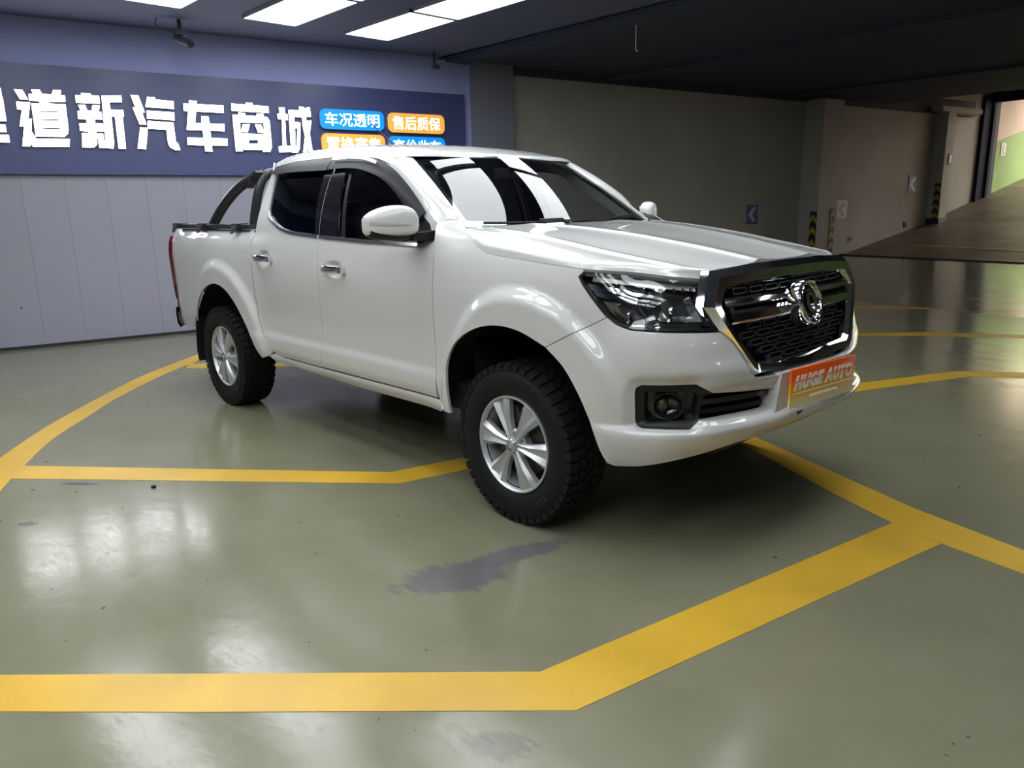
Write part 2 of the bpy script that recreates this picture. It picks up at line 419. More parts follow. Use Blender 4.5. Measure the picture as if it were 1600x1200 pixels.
def inside(poly, x, y):
    c = False; n = len(poly); j = n-1
    for i in range(n):
        xi, yi = poly[i]; xj, yj = poly[j]
        if (yi > y) != (yj > y) and x < (xj-xi)*(y-yi)/(yj-yi)+xi: c = not c
        j = i
    return c
def area(P): return .5*sum(P[i-1][0]*P[i][1]-P[i][0]*P[i-1][1] for i in range(len(P)))
def inset(P, d):
    """move a closed polygon inwards by d (outwards when d < 0)"""
    if area(P) < 0: P = P[::-1]
    n = len(P); out = []
    for i in range(n):
        a, b, c = P[i-1], P[i], P[(i+1) % n]
        e1 = (b[0]-a[0], b[1]-a[1]); e2 = (c[0]-b[0], c[1]-b[1]); l1 = math.hypot(*e1) or 1; l2 = math.hypot(*e2) or 1
        n1 = (-e1[1]/l1, e1[0]/l1); n2 = (-e2[1]/l2, e2[0]/l2); k = 1+n1[0]*n2[0]+n1[1]*n2[1]
        k = max(k, .5)
        out.append((b[0]+d*(n1[0]+n2[0])/k, b[1]+d*(n1[1]+n2[1])/k))
    return out
def resample(P, step):
    out = []
    for i in range(len(P)):
        a, b = P[i], P[(i+1) % len(P)]; n = max(1, math.ceil(math.dist(a, b)/step))
        out += [(a[0]+(b[0]-a[0])*k/n, a[1]+(b[1]-a[1])*k/n) for k in range(n)]
    return out
def cdt(outer, holes, step):
    loops = [resample(outer, step)]+[resample(h, step) for h in holes]
    V = []; E = []
    for L in loops:
        k = len(V); V += L; E += [(k+i, k+(i+1) % len(L)) for i in range(len(L))]
    nb = len(V)
    xs = [p[0] for p in outer]; ys = [p[1] for p in outer]
    cell = {}
    for p in V: cell.setdefault((int(p[0]//step), int(p[1]//step)), []).append(p)
    row = 0; y = min(ys)+step*.5
    while y < max(ys):
        x = min(xs)+(step*.5 if row % 2 else step*.1)
        while x < max(xs):
            if inside(outer, x, y) and not any(inside(h, x, y) for h in holes):
                cx, cy = int(x//step), int(y//step)
                if all(math.hypot(q[0]-x, q[1]-y) > step*.55 for i in (-1, 0, 1) for j in (-1, 0, 1) for q in cell.get((cx+i, cy+j), ())): V.append((x, y))
            x += step
        y += step*.87; row += 1
    r = delaunay_2d_cdt([Vector(v) for v in V], E, [], 0, 1e-6)
    V2 = [(v.x, v.y) for v in r[0]]; F = []
    for f in r[2]:
        cx = sum(V2[i][0] for i in f)/len(f); cy = sum(V2[i][1] for i in f)/len(f)
        if inside(outer, cx, cy) and not any(inside(h, cx, cy) for h in holes): F.append(list(f))
    return V2, F
def panel_data(outer, lift, holes=(), step=.03, gap=.002, flange=.014, d=0.0, hgap=0.0):
    outer = inset(outer, gap) if gap else outer
    if area(outer) < 0: outer = outer[::-1]
    holes = [inset(h, -hgap) if hgap else h for h in holes]
    V2, F = cdt(outer, holes, step)
    e = .0015; V = []; N = []
    for a, b in V2:
        p = Vector(lift(a, b, d)); pa = Vector(lift(a+e, b, d))-Vector(lift(a-e, b, d)); pb = Vector(lift(a, b+e, d))-Vector(lift(a, b-e, d))
        n = pa.cross(pb); n.normalize() if n.length > 1e-12 else None
        if n.dot(Vector(lift(a, b, d+.01))-p) < 0: n = -n
        V.append(p); N.append(n)
    G = []
    for f in F:
        c = (V[f[1]]-V[f[0]]).cross(V[f[2]]-V[f[0]])
        G.append(f if c.dot(N[f[0]]) > 0 else f[::-1])
    if flange:
        cnt = {}
        for f in G:
            for i in range(len(f)):
                a, b = f[i], f[(i+1) % len(f)]; cnt[(a, b)] = 1
        for (a, b) in [k for k in cnt if (k[1], k[0]) not in cnt]:
            pa, pb = V[a], V[b]; qa = Vector(lift(*V2[a], d-flange)); qb = Vector(lift(*V2[b], d-flange))
            fn = (pa-pb).cross(qb-pb)
            if fn.length < 1e-12: continue
            fn.normalize(); k = len(V); V += [pb, pa, qa, qb]; N += [fn]*4; G.append([k, k+1, k+2, k+3])
    return V, G, N
def panel(name, outer, lift, m, parent, **kw):
    V, F, N = panel_data(outer, lift, **kw)
    ps = parent if isinstance(parent, (list, tuple)) else (parent, parent)
    a = child(name, mesh(name, V, F, m, normals=[tuple(n) for n in N]), ps[0])
    b = child(name, mesh(name, [(v.x, -v.y, v.z) for v in V], [f[::-1] for f in F], m, normals=[(n.x, -n.y, n.z) for n in N]), ps[1])
    return a, b
def cr(P, n=6): return catmull(P, n)

# ---------------------------------------------------------------- the garage
WN = Vector((-math.sin(1.40113154), math.cos(1.40113154), 0)); WD = 6.8936; WT = Vector((math.cos(1.40113154), math.sin(1.40113154), 0))
def wp(s, z, off=0): return WN*(WD-off)+WT*s+Vector((0, 0, z))
def wbox(mb, s0, s1, z0, z1, o0, o1, bev=0):
    V = [wp(s, z, o) for s in (s0, s1) for o in (o0, o1) for z in (z0, z1)]
    mb.add(V, [[0, 1, 3, 2], [4, 6, 7, 5], [0, 4, 5, 1], [2, 3, 7, 6], [0, 2, 6, 4], [1, 5, 7, 3]]); return mb
def solo(name, mb, m, label=None, cat=None, kind=None, group=None, smooth=30):
    o = D.objects.new(name, mb.me(name, m, smooth)); COL.objects.link(o); return tag(o, label, cat, group, kind)
def struct(name, mb, m, label): return solo(name, mb, m, label, None, 'structure')
def kid(name, mb, m, parent, smooth=30):
    o = D.objects.new(name, mb.me(name, m, smooth)); return put(o, parent)

# floor: level under the truck, rising gently towards the foot of the ramp
def fz(s): return 0 if s < 7.5 else (s-7.5)/4.6*.31 if s < 12.1 else .31+(s-12.1)/3.3*.59 if s < 15.4 else .90+(s-15.4)*.235
mb = MB(); mb.add([wp(-9, 0, -.2), wp(7.5, 0, -.2), wp(7.5, 0, 17), wp(-9, 0, 17)], [[0, 1, 2, 3]])
mb.add([wp(7.5, 0, -.2), wp(12.1, .31, -.2), wp(12.1, .31, 17), wp(7.5, 0, 17)], [[0, 1, 2, 3]])
floor = struct('floor', mb, M['floor'], 'grey-green glossy epoxy garage floor')
mb = MB(); mb.add([wp(12.1, .31, -.2), wp(15.4, .90, -.2), wp(15.4, .90, 17), wp(12.1, .31, 17)], [[0, 1, 2, 3]])
mb.add([wp(15.4, .90, -.2), wp(30, fz(30), -.2), wp(30, fz(30), 17), wp(15.4, .90, 17)], [[0, 1, 2, 3]])
ramp = struct('ramp', mb, M['ramp'], 'brown stained concrete ramp rising to the daylight')
mb = MB(); wbox(mb, 11.98, 12.14, .29, .325, -.1, 17); struct('trim_1', mb, M['baseboard'], 'dark drain channel across the foot of the ramp')
def line(name, P, par, zoff=.003):
    mb = MB(); mb.prism(P, lambda x, y: (x, y, zoff*.4), lambda x, y: (x, y, -.002)); return kid(name, mb, M['yellow'], par)
yl = floor
o1 = [(-2.0, -2.80), (-2.45, -2.66), (-2.902, -2.419), (-3.471, -2.055), (-4.038, -1.619), (-4.802, -.965), (-5.431, -.253), (-5.95, .45)]
i1 = [(-1.75, -2.70), (-2.231, -2.535), (-2.625, -2.347), (-3.10, -2.10), (-3.55, -1.78), (-4.086, -1.383), (-4.906, -.601), (-5.70, .45)]
line('yellow_line', cr(o1, 5)+cr(i1, 5)[::-1], yl)
line('yellow_line', [(-2.63, -2.352), (-.98, -.912), (-.55, .98), (-.36, 1.03), (-.795, -.977), (-2.421, -2.448)], yl, .004)
line('yellow_line', [(-.65, -3.26), (-.278, -2.873), (.221, -2.357), (.915, -1.64), (1.232, .291), (1.46, .206), (1.12, -1.70), (.341, -2.503), (-.062, -2.91), (-.45, -3.30)], yl, .004)
line('yellow_line', [(-4.0, 2.75), (-1.2, 1.62), (.176, 1.024), (.737, .760), (1.242, .53), (1.72, .376), (2.6, .06), (2.6, -.17), (1.778, .141), (1.458, .212), (1.232, .291), (.875, .461), (.232, .814), (-1.2, 1.40), (-4.0, 2.5)], yl)
line('yellow_line', [(-5.0, -.50), (-3.4, 1.05), (-3.1, 2.3), (-2.9, 2.25), (-3.2, .98), (-4.80, -.62)], yl, .004)
line('yellow_line', [(-.55, 1.35), (-.004, 2.988), (.369, 3.88), (.781, 4.184), (1.6, 4.75), (1.62, 4.5), (.841, 3.944), (.512, 3.726), (.12, 2.75), (-.36, 1.3)], yl)
line('yellow_line', [(-1.75, 4.55), (-1.064, 5.286), (-.521, 5.805), (.27, 6.258), (1.5, 6.9), (1.55, 6.65), (.335, 5.997), (-.433, 5.548), (-.976, 5.082), (-1.6, 4.4)], yl)
line('yellow_line', [(-2.6, 7.0), (-2.006, 7.446), (-1.251, 7.922), (-.256, 8.393), (1.0, 8.9), (1.05, 8.7), (-.192, 8.131), (-1.172, 7.693), (-1.924, 7.254), (-2.5, 6.8)], yl)
def ramp_line(P):
    mb = MB(); mb.prism(P, lambda s, o: wp(s, fz(s)+.006, o), lambda s, o: wp(s, fz(s)-.01, o)); kid('yellow_line', mb, mat('worn_yellow', (.36, .22, .05), .5, var=.4, vscale=5), ramp)
ramp_line([(13.0, .9), (13.15, .9), (12.75, 8), (12.6, 8)]); ramp_line([(17.0, 1.2), (17.2, 1.2), (17.0, 6), (16.8, 6)]); ramp_line([(18.6, .35), (18.8, .35), (18.9, 5), (18.7, 5)])

# back wall with narrow panels, sign on it
mb = MB(); wbox(mb, -9, 3.2, -.02, 3.6, -.25, -.012); wall = struct('wall_back', mb, M['wall_up'], 'lavender-grey panelled back wall behind the truck')
pm = None
for k in range(26):
    s0 = -7.29+k*.4045
    if s0 > 3.0: break
    if pm is None:
        mb = MB(); wbox(mb, 0, .4025, .035, 1.93, -.012, 0); V, F = recalc([v-wp(0, 0, 0) for v in map(Vector, mb.V)], mb.F); pm = mesh('wall_panel', V, F, M['wall_panel'])
    o = D.objects.new('wall_panel', pm); put(o, wall, wp(s0, 0, 0))
mb = MB(); wbox(mb, -9, 3.2, 1.93, 3.5, -.012, 0); kid('upper_panel', mb, M['wall_up'], wall)
mb = MB(); wbox(mb, -9, 3.12, 0, .032, -.01, .006); struct('baseboard_back', mb, M['baseboard'], 'thin dark skirting under the panelled wall')
mb = MB(); wbox(mb, -9, 3.12, 3.36, 3.43, 0, .05); struct('trim_2', mb, M['wall_up'], 'narrow cable trunking along the top of the back wall')
mb = MB(); wbox(mb, 3.10, 3.765, -.02, 3.5, -.3, .10); struct('pillar', mb, M['pillar'], 'square grey pillar at the right end of the sign')
mb = MB(); wbox(mb, 3.765, 15.6, -.02, 3.27, -.25, 0); wallr = struct('wall_right', mb, M['plaster'], 'bare grey plaster wall leading to the ramp')
mb = MB(); wbox(mb, 3.765, 16.8, 3.27, 3.6, -.3, .04); struct('beam', mb, M['ceiling_dark'], 'dark concrete beam on top of the plaster wall')
mb = MB(); wbox(mb, 10.56, 11.16, -.02, 3.29, -.2, .42); p2 = struct('pillar', mb, M['plaster'], 'projecting plaster pillar halfway along the wall, hazard strips at its foot')
mb = MB(); wbox(mb, 15.2, 15.52, .4, 3.4, -.2, .28); p3 = struct('pillar', mb, M['plaster'], 'far plaster pillar at the top of the ramp by the exit')
mb = MB(); wbox(mb, 15.18, 15.54, .6, fz(15.4)+.09, -.2, .30); struct('baseboard_far', mb, M['baseboard'], 'black skirting around the far pillar')
mb = MB(); wbox(mb, 15.5, 17.75, .3, 4.5, -.3, -.05); wbox(mb, 13.6, 15.5, 3.5, 4.5, -.3, -.05); struct('wall_recess', mb, M['plaster'], 'shaded recess wall beside the exit')
mb = MB(); wbox(mb, 14.9, 16.6, 3.29, 3.40, .0, .30); struct('trim_3', mb, M['plaster'], 'pale pipe box above the far pillar')
# exit end wall with an opening
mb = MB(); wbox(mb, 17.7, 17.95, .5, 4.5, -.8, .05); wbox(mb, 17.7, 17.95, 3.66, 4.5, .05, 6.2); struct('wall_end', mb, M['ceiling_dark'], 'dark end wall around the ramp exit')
mb = MB(); wbox(mb, 17.7, 17.95, 0, 4.5, 6.2, 17); we = struct('wall_end_far', mb, M['pink_wall'], 'unseen end wall right of the ramp exit, painted bright for chrome reflections')  # unseen wall in light paint, added for the grille chrome to reflect
mb = MB(); wbox(mb, 17.66, 17.7, 0, 2.6, 6.2, 17); kid('green_dado', mb, M['green_wall'], we)  # green band added to this unseen wall for the same reflections
mb = MB(); wbox(mb, 17.25, 17.70, fz(17.2)-.1, 3.75, -.06, .03); wbox(mb, 17.60, 17.72, fz(17.6)-.1, 3.75, .03, .08); wbox(mb, 17.6, 17.72, 3.64, 3.76, .08, 6.2); struct('door_1', mb, M['door_blue'], 'dark navy steel frame of the exit gate')
mb = MB(); wbox(mb, -9.3, -9, -.02, 3.6, -.3, 17); struct('wall_left', mb, M['wall_panel'], 'side wall beyond the left of the view')
mb = MB(); wbox(mb, -9.3, 18.2, -.02, 4.4, 17, 17.3); wf = struct('wall_front', mb, M['pink_wall'], 'far garage wall behind the camera')
mb = MB(); wbox(mb, -9, 12, 0, 1.25, 16.97, 17); kid('green_dado', mb, M['green_wall'], wf)  # unseen green band, added to tint what the chrome mirrors
# outside
mb = MB(); wbox(mb, 17.95, 32, 1, 9, -.5, -.02); outw = struct('wall_outside', mb, M['pink_wall'], 'sunlit beige wall outside the exit')
mb = MB(); V = []
for s in (17.95, 32):
    for z0 in (0, 1.28):
        for o in (-.02, 0): V.append(wp(s, fz(s)+z0-.05, o))
mb.add(V, [[0, 1, 3, 2], [4, 6, 7, 5], [0, 4, 5, 1], [2, 3, 7, 6], [0, 2, 6, 4], [1, 5, 7, 3]]); kid('green_dado', mb, M['green_wall'], outw)
mb = MB(); wbox(mb, 17.95, 32, 1, 5.5, 6.2, 6.5); struct('wall_outside_far', mb, M['pink_wall'], 'beige retaining wall on the other side of the outdoor ramp')

# ceiling with beams
mb = MB(); mb.add([wp(-9.2, 3.46, -.3), wp(-9.2, 3.46, 17), (wp(0, 3.46, 17)), wp(0, 3.46, -.3)], [[0, 1, 2, 3]])
mb = MB(); mb.add([(-9.5, -12, 3.405), (14, -12, 3.405), (14, 3.95, 3.405), (-9.5, 3.95, 3.405)], [[0, 1, 2, 3]]); struct('ceiling', mb, M['ceiling'], 'dark painted ceiling carrying the light panels')
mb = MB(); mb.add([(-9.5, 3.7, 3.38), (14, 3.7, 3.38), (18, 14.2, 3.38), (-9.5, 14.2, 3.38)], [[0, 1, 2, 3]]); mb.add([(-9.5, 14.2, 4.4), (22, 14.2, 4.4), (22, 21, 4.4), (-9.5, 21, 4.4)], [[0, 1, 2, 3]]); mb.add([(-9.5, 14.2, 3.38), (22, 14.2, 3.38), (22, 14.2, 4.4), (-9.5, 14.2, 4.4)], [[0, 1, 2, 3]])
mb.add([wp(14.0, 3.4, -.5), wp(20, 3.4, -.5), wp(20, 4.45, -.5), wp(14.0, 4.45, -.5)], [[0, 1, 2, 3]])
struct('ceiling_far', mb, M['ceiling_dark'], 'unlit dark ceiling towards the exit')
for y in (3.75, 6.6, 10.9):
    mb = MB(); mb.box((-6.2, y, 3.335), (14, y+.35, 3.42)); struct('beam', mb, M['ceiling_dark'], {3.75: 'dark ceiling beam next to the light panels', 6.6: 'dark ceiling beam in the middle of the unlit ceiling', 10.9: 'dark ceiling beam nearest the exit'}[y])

# ceiling light panels
def light_panel(x0, x1, y0, y1, label, group):
    t = empty('ceiling_light', ((x0+x1)/2, (y0+y1)/2, 3.38), label, 'ceiling light', group)
    c = t.location
    mb = MB(); w = .012
    for a, b in (((x0, y0), (x1, y0+w)), ((x0, y1-w), (x1, y1)), ((x0, y0), (x0+w, y1)), ((x1-w, y0), (x1, y1))):
        mb.box((a[0]-c.x, a[1]-c.y, -.012), (b[0]-c.x, b[1]-c.y, .075))
    kid('frame', mb, M['frame_alu'], t)
    mb = MB(); mb.box((x0+w-c.x, y0+w-c.y, -.006), (x1-w-c.x, y1-w-c.y, .05)); kid('diffuser', mb, M['panel_lit'], t)
COLS = [(-5.335, -4.735), (-4.135, -3.535), (-2.935, -2.335), (-1.735, -1.135), (-.535, .065), (.685, 1.285), (1.885, 2.485)]
ROWS = [(-5.70, -4.42), (-4.38, -3.10), (-2.90, -1.67), (-1.58, -.35), (.55, 1.78), (1.87, 3.10)]  # front rows and near columns are unseen, added to brighten the truck
LAB = {(0, 4): 'bright ceiling light panel at the top left corner, left of the security camera', (0, 5): 'bright ceiling light panel second from the left, nearest the back wall', (0, 6): 'rightmost bright ceiling light panel in the row along the back wall', (1, 6): 'bright ceiling light panel joined to the front end of the rightmost one'}
for i, (x0, x1) in enumerate(ROWS):
    for j, (y0, y1) in enumerate(COLS):
        if (i < 2 and j < 3) or (i == 5 and j > 2): continue
        l = LAB.get((i, j), 'white light panel on the ceiling around the truck, unseen, placed for light and reflections')
        light_panel(x0, x1, y0-(.38 if i > 1 else 0), y1-(.38 if i > 1 else 0), l, 'ceiling light panels')

for x0, y0 in ((7.4, -3.0), (7.4, 1.0), (5.2, 8.6), (8.4, 8.6), (5.2, 12.4), (8.4, 12.4)): light_panel(x0, x0+1.2, y0, y0+.6, 'unseen white light panel added over the bays ahead for the chrome to reflect', 'ceiling light panels')  # unseen panels added to brighten the reflections in the grille chrome

# lit sign
GL = {"li":[[[-2.484,2.692],[-2.471,2.693],[-2.473,2.457],[-2.487,2.396],[-2.531,2.369]],[[-2.535,2.338],[-2.486,2.335],[-2.487,2.264],[-2.546,2.262]],[[-2.55,2.237],[-2.477,2.239],[-2.478,2.16],[-2.561,2.158]]],"dao":[[[-2.367,2.686],[-2.293,2.684],[-2.256,2.59],[-2.328,2.591]],[[-2.364,2.564],[-2.24,2.567],[-2.28,2.4],[-2.249,2.401],[-2.27,2.282],[-2.234,2.205],[-1.929,2.211],[-1.942,2.132],[-2.274,2.124],[-2.293,2.152],[-2.301,2.126],[-2.37,2.126],[-2.327,2.326],[-2.366,2.325],[-2.324,2.49],[-2.365,2.491]],[[-2.218,2.694],[-2.14,2.695],[-2.122,2.654],[-2.038,2.653],[-2.018,2.698],[-1.944,2.7],[-1.957,2.653],[-1.915,2.65],[-1.92,2.588],[-2.067,2.58],[-2.079,2.561],[-1.922,2.562],[-1.927,2.315],[-1.936,2.267],[-1.975,2.231],[-2.236,2.226],[-2.233,2.552],[-2.163,2.559],[-2.146,2.581],[-2.248,2.58],[-2.243,2.646],[-2.202,2.649]]],"dao_h":[[[-2.163,2.487],[-2.008,2.49],[-2.004,2.479],[-2.161,2.473]],[[-2.161,2.405],[-2.007,2.406],[-2.006,2.393],[-2.161,2.391]],[[-2.161,2.319],[-2.006,2.323],[-2.006,2.308],[-2.16,2.306]]],"xin":[[[-1.817,2.661],[-1.763,2.664],[-1.763,2.685],[-1.677,2.687],[-1.667,2.667],[-1.594,2.664],[-1.595,2.586],[-1.823,2.583]],[[-1.805,2.565],[-1.737,2.566],[-1.726,2.509],[-1.685,2.509],[-1.667,2.568],[-1.6,2.568],[-1.616,2.503],[-1.591,2.501],[-1.591,2.422],[-1.661,2.421],[-1.666,2.384],[-1.589,2.381],[-1.591,2.298],[-1.662,2.298],[-1.674,2.163],[-1.708,2.13],[-1.761,2.126],[-1.74,2.215],[-1.742,2.295],[-1.82,2.298],[-1.818,2.375],[-1.746,2.38],[-1.746,2.42],[-1.822,2.42],[-1.819,2.499],[-1.789,2.506]],[[-1.805,2.277],[-1.749,2.277],[-1.747,2.215],[-1.768,2.126],[-1.822,2.129]],[[-1.659,2.277],[-1.602,2.275],[-1.597,2.127],[-1.658,2.129]],[[-1.57,2.67],[-1.376,2.682],[-1.377,2.612],[-1.5,2.605],[-1.502,2.53],[-1.374,2.531],[-1.375,2.461],[-1.389,2.46],[-1.395,2.124],[-1.469,2.124],[-1.464,2.46],[-1.5,2.46],[-1.506,2.178],[-1.521,2.123],[-1.592,2.127]]],"qi":[[[-1.283,2.693],[-1.205,2.693],[-1.159,2.517],[-1.186,2.513],[-1.155,2.388],[-1.225,2.388],[-1.277,2.562],[-1.248,2.566]],[[-1.224,2.356],[-1.147,2.352],[-1.192,2.124],[-1.277,2.131]],[[-1.115,2.684],[-1.035,2.682],[-1.038,2.66],[-0.845,2.652],[-0.85,2.568],[-1.146,2.575]],[[-1.138,2.537],[-0.852,2.532],[-0.857,2.445],[-1.144,2.454]],[[-1.138,2.429],[-0.873,2.421],[-0.868,2.206],[-0.85,2.2],[-0.83,2.122],[-0.884,2.12],[-0.938,2.152],[-0.953,2.191],[-0.955,2.34],[-1.148,2.346]]],"che":[[[-0.745,2.631],[-0.683,2.633],[-0.679,2.67],[-0.596,2.668],[-0.6,2.635],[-0.303,2.633],[-0.308,2.551],[-0.615,2.552],[-0.64,2.426],[-0.569,2.427],[-0.561,2.506],[-0.484,2.503],[-0.479,2.426],[-0.313,2.428],[-0.319,2.347],[-0.481,2.347],[-0.479,2.268],[-0.295,2.265],[-0.301,2.184],[-0.48,2.181],[-0.478,2.113],[-0.558,2.114],[-0.56,2.181],[-0.746,2.183],[-0.74,2.262],[-0.562,2.265],[-0.564,2.348],[-0.737,2.348],[-0.702,2.552],[-0.747,2.552]]],"shang":[[[-0.213,2.66],[-0.047,2.658],[-0.041,2.682],[0.032,2.679],[0.037,2.655],[0.221,2.651],[0.219,2.576],[-0.214,2.579]],[[-0.211,2.535],[-0.139,2.539],[-0.139,2.565],[-0.063,2.56],[-0.059,2.533],[0.065,2.534],[0.078,2.565],[0.156,2.562],[0.15,2.531],[0.196,2.526],[0.221,2.486],[0.222,2.18],[0.195,2.124],[0.108,2.122],[0.112,2.164],[0.138,2.178],[0.146,2.456],[-0.133,2.455],[-0.133,2.124],[-0.21,2.122]],[[-0.104,2.432],[-0.019,2.438],[-0.052,2.345],[-0.13,2.343]],[[0.042,2.438],[0.116,2.436],[0.147,2.342],[0.071,2.343]],[[-0.128,2.328],[0.142,2.328],[0.134,2.164],[0.096,2.143],[-0.124,2.144]]],"shang_h":[[[-0.05,2.256],[0.061,2.26],[0.06,2.218],[-0.05,2.215]]],"cheng":[[[0.348,2.644],[0.417,2.647],[0.414,2.578],[0.445,2.572],[0.446,2.503],[0.412,2.504],[0.398,2.206],[0.446,2.2],[0.451,2.129],[0.308,2.123],[0.304,2.189],[0.356,2.201],[0.371,2.506],[0.325,2.511],[0.32,2.573],[0.348,2.577]],[[0.462,2.622],[0.594,2.625],[0.597,2.668],[0.653,2.666],[0.675,2.646],[0.695,2.665],[0.733,2.663],[0.74,2.558],[0.675,2.55],[0.679,2.505],[0.741,2.511],[0.708,2.35],[0.729,2.135],[0.675,2.131],[0.664,2.191],[0.652,2.131],[0.606,2.13],[0.644,2.319],[0.624,2.447],[0.625,2.545],[0.527,2.544],[0.525,2.485],[0.6,2.481],[0.567,2.175],[0.537,2.124],[0.457,2.127]]],"cheng_h":[[[0.524,2.414],[0.557,2.416],[0.527,2.188],[0.514,2.188]]]}
sign = empty('shop_sign', wp(-1.5, 1.848, 0), 'long navy wall sign with big lit white characters', 'sign')
def skid(name, mb, m, smooth=30, par=None):
    return child(name, mb.me(name, m, smooth), par or sign)
mb = MB(); wbox(mb, -6.2, 2.972, 1.848, 2.948, 0, .06); skid('sign_board', mb, M['navy'])
def tri_poly(outer, holes, fn, mbx):
    loops = [outer]+holes; V = []; E = []
    for L in loops:
        k = len(V); V += [tuple(p) for p in L]; E += [(k+i, k+(i+1) % len(L)) for i in range(len(L))]
    r = delaunay_2d_cdt([Vector(v) for v in V], E, [], 0, 1e-6); V2 = [(v.x, v.y) for v in r[0]]; F = []
    for f in r[2]:
        cx = sum(V2[i][0] for i in f)/len(f); cy = sum(V2[i][1] for i in f)/len(f)
        if inside(outer, cx, cy) and not any(inside(h, cx, cy) for h in holes): F.append(list(f))
    mbx.add([fn(*p) for p in V2], F)
def letter(name, polys, holes=()):
    face = MB(); ret = MB()
    for P in polys:
        hs = [h for h in holes if inside(P, *h[0])]
        tri_poly(P, hs, lambda s, z: wp(s, z, .10), face)
        for L in [P]+hs:
            n = len(L); ret.add([wp(s, z, .099) for s, z in L]+[wp(s, z, .06) for s, z in L], [[i, (i+1) % n, (i+1) % n+n, i+n] for i in range(n)])
    a = skid(name, face, M['letter']); b = child('letter_side', ret.me('letter_side', M['letter_side'], 30), a); return a
rect = lambda s0, s1, z0, z1: [(s0, z0), (s1, z0), (s1, z1), (s0, z1)]
letter('letter', [rect(-2.99, -2.475, 2.16, 2.236), rect(-2.93, -2.49, 2.262, 2.336), rect(-2.76, -2.685, 2.236, 2.262), rect(-2.95, -2.48, 2.60, 2.69), rect(-2.95, -2.86, 2.37, 2.60), rect(-2.57, -2.475, 2.37, 2.60), rect(-2.76, -2.685, 2.336, 2.60), rect(-2.86, -2.57, 2.45, 2.51), rect(-2.86, -2.57, 2.37, 2.41)])
for k in ('dao', 'xin', 'qi', 'che', 'shang', 'cheng'): letter('letter', [[tuple(p) for p in P] for P in GL[k]], [[tuple(p) for p in P] for P in GL.get(k+'_h', [])])
def badge(s0, s1, z0, z1, mm, txt):
    r = .075; P = []
    for cs, cz, a0 in ((s1-r, z1-r, 0), (s0+r, z1-r, 90), (s0+r, z0+r, 180), (s1-r, z0+r, 270)):
        P += [(cs+r*math.cos(R(a0+k*15)), cz+r*math.sin(R(a0+k*15))) for k in range(7)]
    face = MB(); face.prism(P, lambda s, z: wp(s, z, .115), lambda s, z: wp(s, z, .112)); a = skid('badge', face, mm)
    ret = MB(); ret.prism(P, lambda s, z: wp(s, z, .111), lambda s, z: wp(s, z, .06)); child('badge_side', ret.me('badge_side', M['letter_side'], 30), a)
    t = text_mb(txt, .192, .0022, .0015)
    xs = [v[0] for v in t.V]; ys = [v[1] for v in t.V]; kx = (s1-s0-.13)/(max(xs)-min(xs)); ky = (z1-z0-.075)/(max(ys)-min(ys))
    cx = (max(xs)+min(xs))/2; cy = (max(ys)+min(ys))/2
    t.V = [tuple(wp((s0+s1)/2+(x-cx)*kx, (z0+z1)/2+(y-cy)*ky, .117+z)) for x, y, z in t.V]
    child('characters', t.me('characters', M['text_lit'], 30), a)
badge(.848, 1.715, 2.418, 2.66, M['blue_lit'], '车况透明'); badge(1.768, 2.612, 2.408, 2.655, M['orange_lit'], '售后质保')
badge(.848, 1.715, 2.122, 2.366, M['orange_lit'], '置换寄售'); badge(1.768, 2.612, 2.112, 2.36, M['blue_lit'], '高价收车')

# small fittings on the walls and ceiling
def arrow_sign(s, z, w, h, label, off=0, dark=True):
    t = empty('arrow_sign', wp(s, z-h/2, off), label, 'sign', 'arrow signs on the walls')
    mb = MB(); wbox(mb, s-w/2, s+w/2, z-h/2, z+h/2, off, off+.012); child('plate', mb.me('plate', M['sign_blue'] if dark else M['sign_white'], 30), t)
    P = [(s+.30*w, z+.36*h), (s+.02*w, z+.36*h), (s-.36*w, z), (s+.02*w, z-.36*h), (s+.30*w, z-.36*h), (s-.08*w, z)]
    mb = MB(); mb.prism(P, lambda a, b: wp(a, b, off+.016), lambda a, b: wp(a, b, off+.011)); child('arrow', mb.me('arrow', M['sign_white'] if dark else M['letter_side'], 30), t)
arrow_sign(9.174, 1.196, .30, .36, 'blue left-arrow sign low on the dark wall above the bonnet')
arrow_sign(11.95, 1.24, .34, .36, 'pale left-arrow sign beside the hazard-striped pillar', dark=False)
arrow_sign(14.51, 1.743, .34, .40, 'dark blue left-arrow sign high on the wall near the far pillar')
arrow_sign(18.40, 2.58, .24, .30, 'small left-arrow sign on the green wall outside', off=.0, dark=False)
def hazard(pts, label):
    """pts(u,v): u 0..1 across, v height in m"""
    P0, P1, h = pts; P0 = Vector(P0); P1 = Vector(P1)
    t = empty('hazard_strip', P0, label, 'hazard strip', 'black and yellow corner strips')
    nrm = (P1-P0).cross(Vector((0, 0, 1))).normalized()
    if nrm.dot(Vector((2.4, -3.1, 1.4))-P0) < 0: nrm = -nrm
    f = lambda a, b, o=0: P0+(P1-P0)*a+Vector((0, 0, b))+nrm*o
    mb = MB(); mb.prism([(0, 0), (1, 0), (1, h), (0, h)], lambda a, b: f(a, b, .010), lambda a, b: f(a, b, 0)); child('backing', mb.me('backing', M['stripe_k'], 30), t)
    n = max(3, int(h/.2)); st = h/n
    for k in range(n):
        z0 = k*st; mb = MB(); mb.prism([(0, z0+.0), (.5, z0+st*.35), (1, z0), (1, z0+st*.42), (.5, z0+st*.78), (0, z0+st*.42)], lambda a, b: f(a, b, .014), lambda a, b: f(a, b, .009)); child('chevron', mb.me('chevron', M['stripe_y'], 30), t)
z0 = fz(10.8)
hazard((wp(10.555, z0+.05, .27), wp(10.555, z0+.05, .415), .95), 'black and yellow hazard strip on the near corner of the middle pillar')
